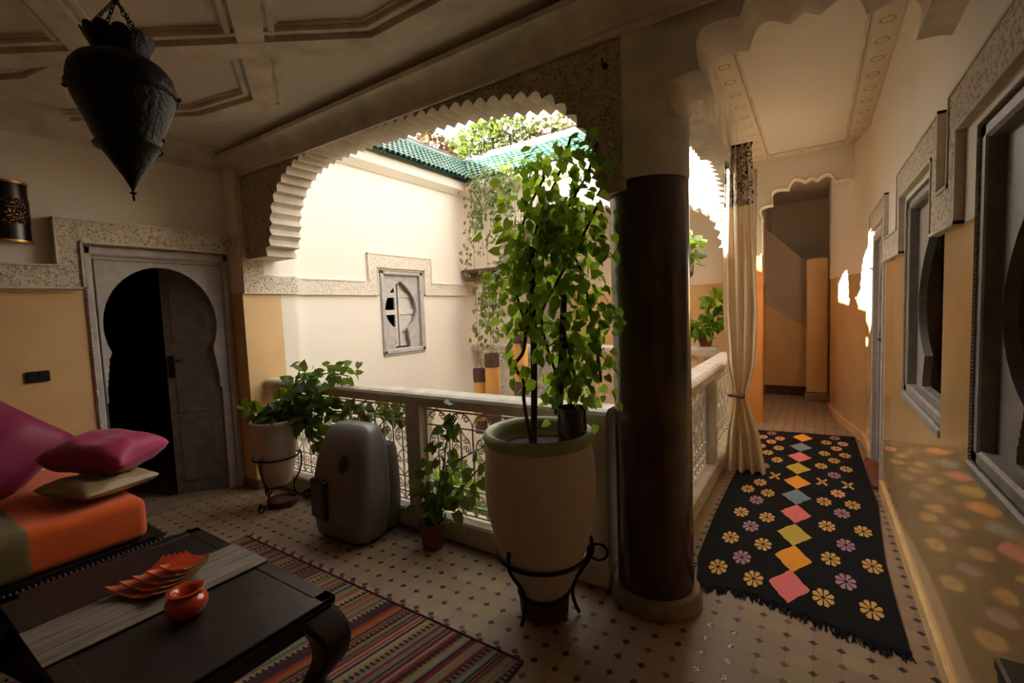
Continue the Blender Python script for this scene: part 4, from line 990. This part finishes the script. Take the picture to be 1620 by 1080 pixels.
for k in range(150):
    p = at_edge(k/149); L = rnd.uniform(.03, .075); dx = rnd.uniform(-.02, .03)
    m.tube([(p.x, p.y+.01, .008), (p.x+dx*.5, p.y-L*.5, .008), (p.x+dx, p.y-L, .004)], [.005, .004, .002], 'black_wool', 4)
for k in range(90):
    y = 2.5+k*.038; x = -.57+.0*k; m.tube([(x+.012, y, .008), (x-rnd.uniform(.0, .014), y+rnd.uniform(-.01, .01), .005)], [.005, .002], 'black_wool', 4)
tag(m.build('fringe', t), kind='stuff')

# ------------------------------------------------------------------ curtain tied to the far side of the corridor arch
t = thing('curtain', (0, 0, 0), 'sheer cream curtain with an embroidered header, tied back beside the corridor railing', 'curtain')
def drape(m, rows, mat, folds=4, n=72, ph=0):
    rings = []
    for z, xc, w, dep, y in rows:
        r = []
        for k in range(n+1):
            u = k/n; r.append((xc+.03-w/2+w*u+.006*math.sin(u*31+z*3), y+dep*math.sin(u*2*PI*folds+ph)+.3*dep*math.sin(u*2*PI*2.3+z*2), z))
        for k in range(n, -1, -1): r.append((r[k][0], r[k][1]+.004, z))
        rings.append(r)
    m.loft(rings, mat, False, False)
def interp(keys, zs):
    out = []
    for z in zs:
        for (a, b) in zip(keys[:-1], keys[1:]):
            if a[0] >= z >= b[0]:
                u = (a[0]-z)/(a[0]-b[0]); u = u*u*(3-2*u); out.append(tuple(p+(q-p)*u for p, q in zip(a, b))); break
    return out
K = [(2.80, -.585, .20, .022, 4.40), (2.30, -.580, .235, .028, 4.40), (1.4, -.565, .27, .036, 4.40), (.95, -.565, .22, .034, 4.40), (.70, -.572, .105, .022, 4.40), (.64, -.572, .105, .022, 4.40), (.35, -.555, .25, .045, 4.40), (.016, -.54, .33, .055, 4.38)]
m = MB(); drape(m, interp(K, [2.32-k*(2.32-.018)/44 for k in range(45)]), 'linen'); m.build('drape', t, smooth=3)
m = MB(); drape(m, interp(K, [2.79-k*.47/8 for k in range(9)]), 'header'); tag(m.build('embroidered_header', t, smooth=3), 'white header embroidered with dark scrolls')
m = MB(); drape(m, [(2.60-k*.2, -.475, .05, .012, 4.475) for k in range(8)], 'linen', 1, 16); m.build('side_panel', t, smooth=3)
m = MB(); m.tube([(-.572+.062*math.cos(2*PI*k/20), 4.40+.034*math.sin(2*PI*k/20), .672+.008*math.sin(2*PI*k/10)) for k in range(20)], .009, 'canopy', 6, closed=True); m.build('tieback', t, smooth=1)
m = MB(); m.tube([(-.70, 4.40, 2.80), (-.44, 4.40, 2.80)], .010, 'iron', 8); m.build('rod', t, smooth=1)

# ------------------------------------------------------------------ lamps hanging in the courtyard
def cyl_lamp(x, y, ztop, r, L, label):
    t = thing('hanging_lamp', (x, y, ztop), label, 'hanging lamp', 'amber cylinder lamps in the courtyard')
    m = MB(); m.lathe([(r, -L+.155), (r, -.155)], 'amber', 32, cap0=False, cap1=False); m.build('shade', t, smooth=1)
    for a, b in ((-.16, 0), (-L, -L+.16)):
        m = MB(); m.lathe([(r+.004, a), (r+.004, b), (r-.004, b), (r-.004, a), (r+.004, a)], 'lamp_brown', 32, cap0=False, cap1=False); tag(m.build('band', t, smooth=.8), 'woven brown band')
    m = MB(); m.tube([(-r, 0, -.01), (0, 0, .085), (r, 0, -.01)], .003, 'iron', 5); m.tube([(0, 0, .085), (0, 0, 3.6-ztop)], .0022, 'iron', 5); m.build('hanging_wire', t)
cyl_lamp(-3.47, 4.5, .79, .072, .80, 'lowest amber cylinder lamp, nearest the white courtyard wall')
cyl_lamp(-3.27, 4.5, .98, .086, .84, 'middle amber cylinder lamp hanging in the courtyard')
cyl_lamp(-2.87, 4.52, 1.27, .086, .76, 'highest amber cylinder lamp, behind the vine trunk')
t = thing('hanging_lamp', (-2.62, 4.30, 1.48), 'dark lamp under a tapered beige shade, behind the vine leaves', 'hanging lamp')
m = MB(); m.lathe([(.135, 0), (.085, .25)], 'beige_shade', 4, Matrix.Rotation(PI/4, 4, 'Z'), cap0=False); m.build('shade', t)
m = MB(); m.lathe([(.10, -.22), (.125, -.02), (.135, 0)], 'shade_dark', 4, Matrix.Rotation(PI/4, 4, 'Z')); m.build('body', t)
m = MB(); m.tube([(0, 0, .25), (0, 0, 2.1)], .003, 'iron', 5); m.build('hanging_wire', t)

# ------------------------------------------------------------------ courtyard top: cornices, green tiles, terrace
m = MB()
sec = [(0, 3.14), (.04, 3.14), (.13, 3.20), (.13, 3.31), (0, 3.31)]
m.loft([[(-4.28+a, 2.3, z) for a, z in sec], [(-4.28+a, 5.7, z) for a, z in sec]], 'plaster_court'); m.loft([[(-4.4, 5.37-a, z) for a, z in sec], [(-.6, 5.37-a, z) for a, z in sec]], 'plaster_court')
m.loft([[(-.82-a, 2.3, z) for a, z in sec], [(-.82-a, 5.6, z) for a, z in sec]], 'plaster_court')
struct(m, 'trim_courtyard_cornice', 'white cornice round the top of the courtyard', 'trim')
m = MB()
def tiles(org, du, dv, n, start=lambda u: 0, rows=7, pitch=.085):
    """half-round tiles: columns along du, running up the slope dv (full slope vector)"""
    org, du, dv = Vector(org), Vector(du).normalized(), Vector(dv); nz = du.cross(dv).normalized()
    if nz.z < 0: nz = -nz
    for i in range(n):
        s0 = start(i*pitch)
        for r in range(rows):
            a, b = r/rows, (r+1.12)/rows
            if b <= s0: continue
            a = max(a, s0)
            c = org+du*(i*pitch)
            def ringp(t, rad, lift): return [tuple(c+dv*t+du*rad*math.cos(PI*k/6)+nz*(rad*.9*math.sin(PI*k/6)+lift)) for k in range(7)]
            o1, o2 = ringp(a, pitch*.50, .016), ringp(b, pitch*.40, 0); i1, i2 = ringp(a, pitch*.38, .012), ringp(b, pitch*.28, -.004)
            m.loft([i2, i1, o1, o2], 'rooftile', False, False, closed=False)
    # bed under the tiles
DV1, DV2 = (-.67, 0, .50), (0, .67, .50)
tiles((-4.06, 2.2, 3.33), (0, 1, 0), DV1, 46, lambda u: max(0, (2.2+u-5.26)/.67))
tiles((-.75, 5.26, 3.33), (-1, 0, 0), DV2, 46, lambda u: max(0, (-4.06-(-.75-u))/.67))
m.add([(-4.06, 2.1, 3.32), (-4.06, 5.26, 3.32), (-4.73, 5.93, 3.82), (-4.73, 2.1, 3.82)], [(0, 1, 2, 3)], 'rooftile'); m.add([(-4.06, 5.26, 3.32), (-.7, 5.26, 3.32), (-.7, 5.93, 3.82), (-4.73, 5.93, 3.82)], [(0, 1, 2, 3)], 'rooftile')
m.tube([(-4.74, 2.1, 3.86), (-4.74, 5.95, 3.86), (-.7, 5.95, 3.86)], .055, 'rooftile', 10)
struct(m, 'roof_eaves', 'sloping eaves of green glazed tiles round the courtyard', 'roof', smooth=.9)
m = MB(); m.box((-4.95, 2.0, 3.42), (-4.80, 6.2, 3.98), 'terrace'); m.box((-4.95, 6.02, 3.42), (-.6, 6.2, 3.98), 'terrace'); struct(m, 'wall_terrace_parapet', 'grey parapet behind the green tiles', 'wall')
m = MB(); m.box((-5.2, 9.0, 3.42), (-1.5, 9.2, 6.4), 'pink_wall'); m.box((-3.5, 6.22, 3.42), (-1.5, 6.5, 4.06), 'pink_brick'); m.box((-4.15, -2.6, 3.42), (2.6, 1.85, 5.6), 'pink_wall'); m.box((-.7, 6.5, 3.42), (0, 6.6, 4.1), 'terrace'); m.box((-.7, 6.6, 3.42), (-.62, 7.6, 4.1), 'terrace'); struct(m, 'wall_terrace_and_sun_block', 'salmon-pink terrace wall above the courtyard, with added unseen sun blocks', 'wall')  # near box and stairwell curb are unseen, added to block the sun
t = thing('terrace_railing', (0, 0, 0), 'thin dark iron railing in front of the salmon-pink terrace wall', 'railing')
m = MB(); m.tube([(-3.5, 6.36, 4.62), (-1.6, 6.36, 4.62)], .012, 'iron', 6); m.tube([(-3.5, 6.36, 4.14), (-1.6, 6.36, 4.14)], .010, 'iron', 6); m.build('rails', t)
for k in range(14):
    m = MB(); x = -3.48+.14*k; m.tube([(x, 6.36, 4.06), (x, 6.36, 4.62)], .009, 'iron', 5); m.build('bar', t)
def shrub(name, label, c, r, n, s0, s1, mat, base):
    t = thing(name, (c[0], c[1], base), label, 'shrub'); q = Vector((c[0], c[1], base))
    m = MB()
    for k in range(5): m.tube([(0, 0, 0), tuple(Vector((rnd.gauss(0, r[0]*.3), rnd.gauss(0, r[1]*.3), (c[2]-base)*.9)))], [.015, .006], 'bark', 5)
    m.build('stems', t)
    m = MB(); bush(m, (0, 0, c[2]-base), r, n, s0, s1, mat); m.build('foliage', t, smooth=3); return t
shrub('terrace_shrub', 'pale bushy shrub, largest of the terrace shrubs above the green tiles', (-4.65, 6.62, 4.32), (1.05, .30, .42), 1500, .06, .11, 'leaf_pale', 3.98)
shrub('terrace_shrub', 'small red-leaved shrub at the left corner of the terrace', (-5.12, 5.75, 4.16), (.14, .42, .22), 220, .06, .09, 'leaf_red', 3.98)
shrub('terrace_shrub', 'pale feathery shrub before the salmon-pink wall', (-3.3, 6.86, 4.40), (.40, .20, .36), 320, .05, .09, 'leaf_pale', 3.98)
def hanging(name, label, strands, n, s0, s1, mat, spread=.05, cat='plant'):
    t = thing(name, strands[0][0], label, cat); o = Vector(strands[0][0])
    m = MB(); f = MB()
    for s_ in strands:
        p = [tuple(Vector(q)-o) for q in smooth_path(s_, 4)]; m.tube(p, .003, 'bark', 4); leafy(f, p, n, spread, s0, s1, mat, droop=1)
    m.build('stems', t); f.build('foliage', t, smooth=3); return t
hanging('hanging_ivy', 'thin ivy strands trailing down from the green tiled corner of the courtyard', [[(-4.02+.10*k+rnd.uniform(-.03, .03), 5.24+rnd.uniform(-.06, .02), 3.42), (-4.02+.10*k+rnd.uniform(-.06, .06), 5.16, 2.95), (-4.04+.10*k+rnd.uniform(-.08, .08), 5.14, 3.35-h)] for k, h in enumerate((1.35, .75, 1.1, .6, .95, .5, .8, .4))], 85, .035, .065, 'leaf_ivy')
hanging('hanging_ivy', 'ivy clump hanging left of the amber lamps below the far arch', [[(-3.80+.08*k, 5.2, 2.02), (-3.84+.1*k, 5.12, 1.7), (-3.88+.1*k+rnd.uniform(-.1, .1), 5.1, 1.5-h)] for k, h in enumerate((.4, .2, .55, .3))], 70, .045, .085, 'leaf_ivy', .07)
m = MB(); m.bbox((-4.24, 5.18, 2.03), (-3.40, 5.36, 2.09), 'canopy', .01); m.box((-4.2, 5.22, 1.93), (-3.45, 5.36, 2.03), 'canopy'); tag(m.build('shelf'), 'dark carved wooden shelf under the trailing ivy across the courtyard', 'shelf')
# door of the far gallery
d = thing('door_3', (0, 0, 0), 'grey panelled door at the left end of the far gallery', 'door', kind='structure')
m = MB(); m.box((-4.1, 6.585, 0), (-3.25, 6.62, 2.1), 'grey_wood'); m.build('door_leaf', d)
m = MB()
for x in (-4.0, -3.62):
    for z in (.2, .8, 1.4): m.bbox((x, 6.565, z), (x+.30, 6.59, z+.5), 'grey_wood', .01)
m.build('door_panels', d)
# plants on the far gallery railing
t = thing('plant_pot', (-1.02, 5.46, 1.01), 'small red pot on the far white railing beside the curtain', 'planter')
m = MB(); m.lathe([(.06, 0), (.085, .14), (.09, .15), (.075, .15), (.07, .12)], 'terracotta', 24, cap1=False); m.build('pot_body', t, smooth=.7)
m = MB(); m.lathe([(.001, .13), (.075, .125)], 'soil', 20, cap0=False, cap1=False); m.build('soil', t)
v = thing('potted_plant', (-1.02, 5.46, 1.14), 'bright leafy plant in the red pot on the far railing', 'plant')
m = MB()
for q in ((-.05, -.02, .12), (.1, -.06, .2), (.16, -.08, .36)): m.tube([(0, 0, -.01), q], .006, 'bark', 5)
m.build('stems', v)
m = MB(); bush(m, (-.02, -.04, .08), (.13, .09, .10), 50, .08, .12, 'leaf'); bush(m, (.12, -.08, .36), (.12, .09, .10), 42, .07, .11, 'leaf'); bush(m, (.12, -.07, .16), (.10, .08, .12), 30, .08, .11, 'leaf'); m.build('foliage', v, smooth=3)
t = thing('hanging_planter', (-1.18, 5.2, 1.84), 'dark hanging pot with large leaves beside the brown column, across the courtyard', 'planter')
m = MB(); m.lathe([(.03, -.12), (.09, -.04), (.10, .05), (.09, .05)], 'shade_dark', 24, cap1=False); m.build('pot_body', t, smooth=.8)
m = MB()
for a in (0, 2.1, 4.2): m.tube([(.095*math.cos(a), .095*math.sin(a), .04), (0, 0, .7), (0, 0, 1.45)], .003, 'iron', 4)
m.build('hanging_wire', t)
m = MB(); bush(m, (.05, 0, .2), (.12, .1, .20), 40, .09, .13, 'leaf_dark'); m.build('foliage', t, smooth=3)
# tall plants standing on the patio below
for x, y, lab in ((-2.55, 2.85, 'tall leafy shrub on the patio below the near railing post'), (-1.45, 2.85, 'tall leafy shrub on the patio below the big jar')):
    t = thing('patio_shrub', (x, y, -3.3), lab, 'shrub')
    m = MB()
    for k in range(6): m.tube([(0, 0, 0), (rnd.gauss(0, .05), rnd.gauss(0, .05), 1.5), (rnd.gauss(0, .18), rnd.gauss(0, .12), 3.2)], [.03, .02, .008], 'bark', 5)
    m.build('stems', t); m = MB(); bush(m, (0, 0, 3.05), (.32, .22, .38), 150, .10, .18, 'leaf'); bush(m, (0, 0, 2.3), (.4, .3, .6), 120, .10, .18, 'leaf_dark'); m.build('foliage', t, smooth=3)
t = thing('cabinet', (0, 0, 0), 'dark green cabinet corner against the right wall, in the bottom right corner', 'cabinet')
m = MB(); m.bbox((.35, .2, .02), (.425, 1.42, .64), 'green_paint', .006); m.build('carcass', t)
m = MB(); m.bbox((.345, .19, .64), (.425, 1.425, .672), 'green_paint', .006); m.build('cabinet_top', t)
for k in range(2): m = MB(); m.bbox((.342, .25+.58*k, .08), (.352, .79+.58*k, .60), 'green_paint', .004); m.build('door', t)
# small hooks
for p, lab in (((-.815, 2.105, 2.60), 'small dark hook on the plaster beside the top of the brown column'), ((-4.11, 2.27, 2.77), 'small dark hook high on the plaster pier'), ((-.59, 6.265, 2.74), 'small brass hook on the far corridor arch')):
    m = MB(); m.lathe([(.014, 0), (.014, .006), (.005, .01)], 'iron' if p[1] < 6 else 'brass', 12, T(*p, rx=PI/2)); m.tube([(p[0], p[1], p[2]), (p[0], p[1]-.03, p[2]-.005), (p[0], p[1]-.035, p[2]+.02)], .004, 'iron' if p[1] < 6 else 'brass', 5); tag(m.build('wall_hook', smooth=.7), lab, 'hook')
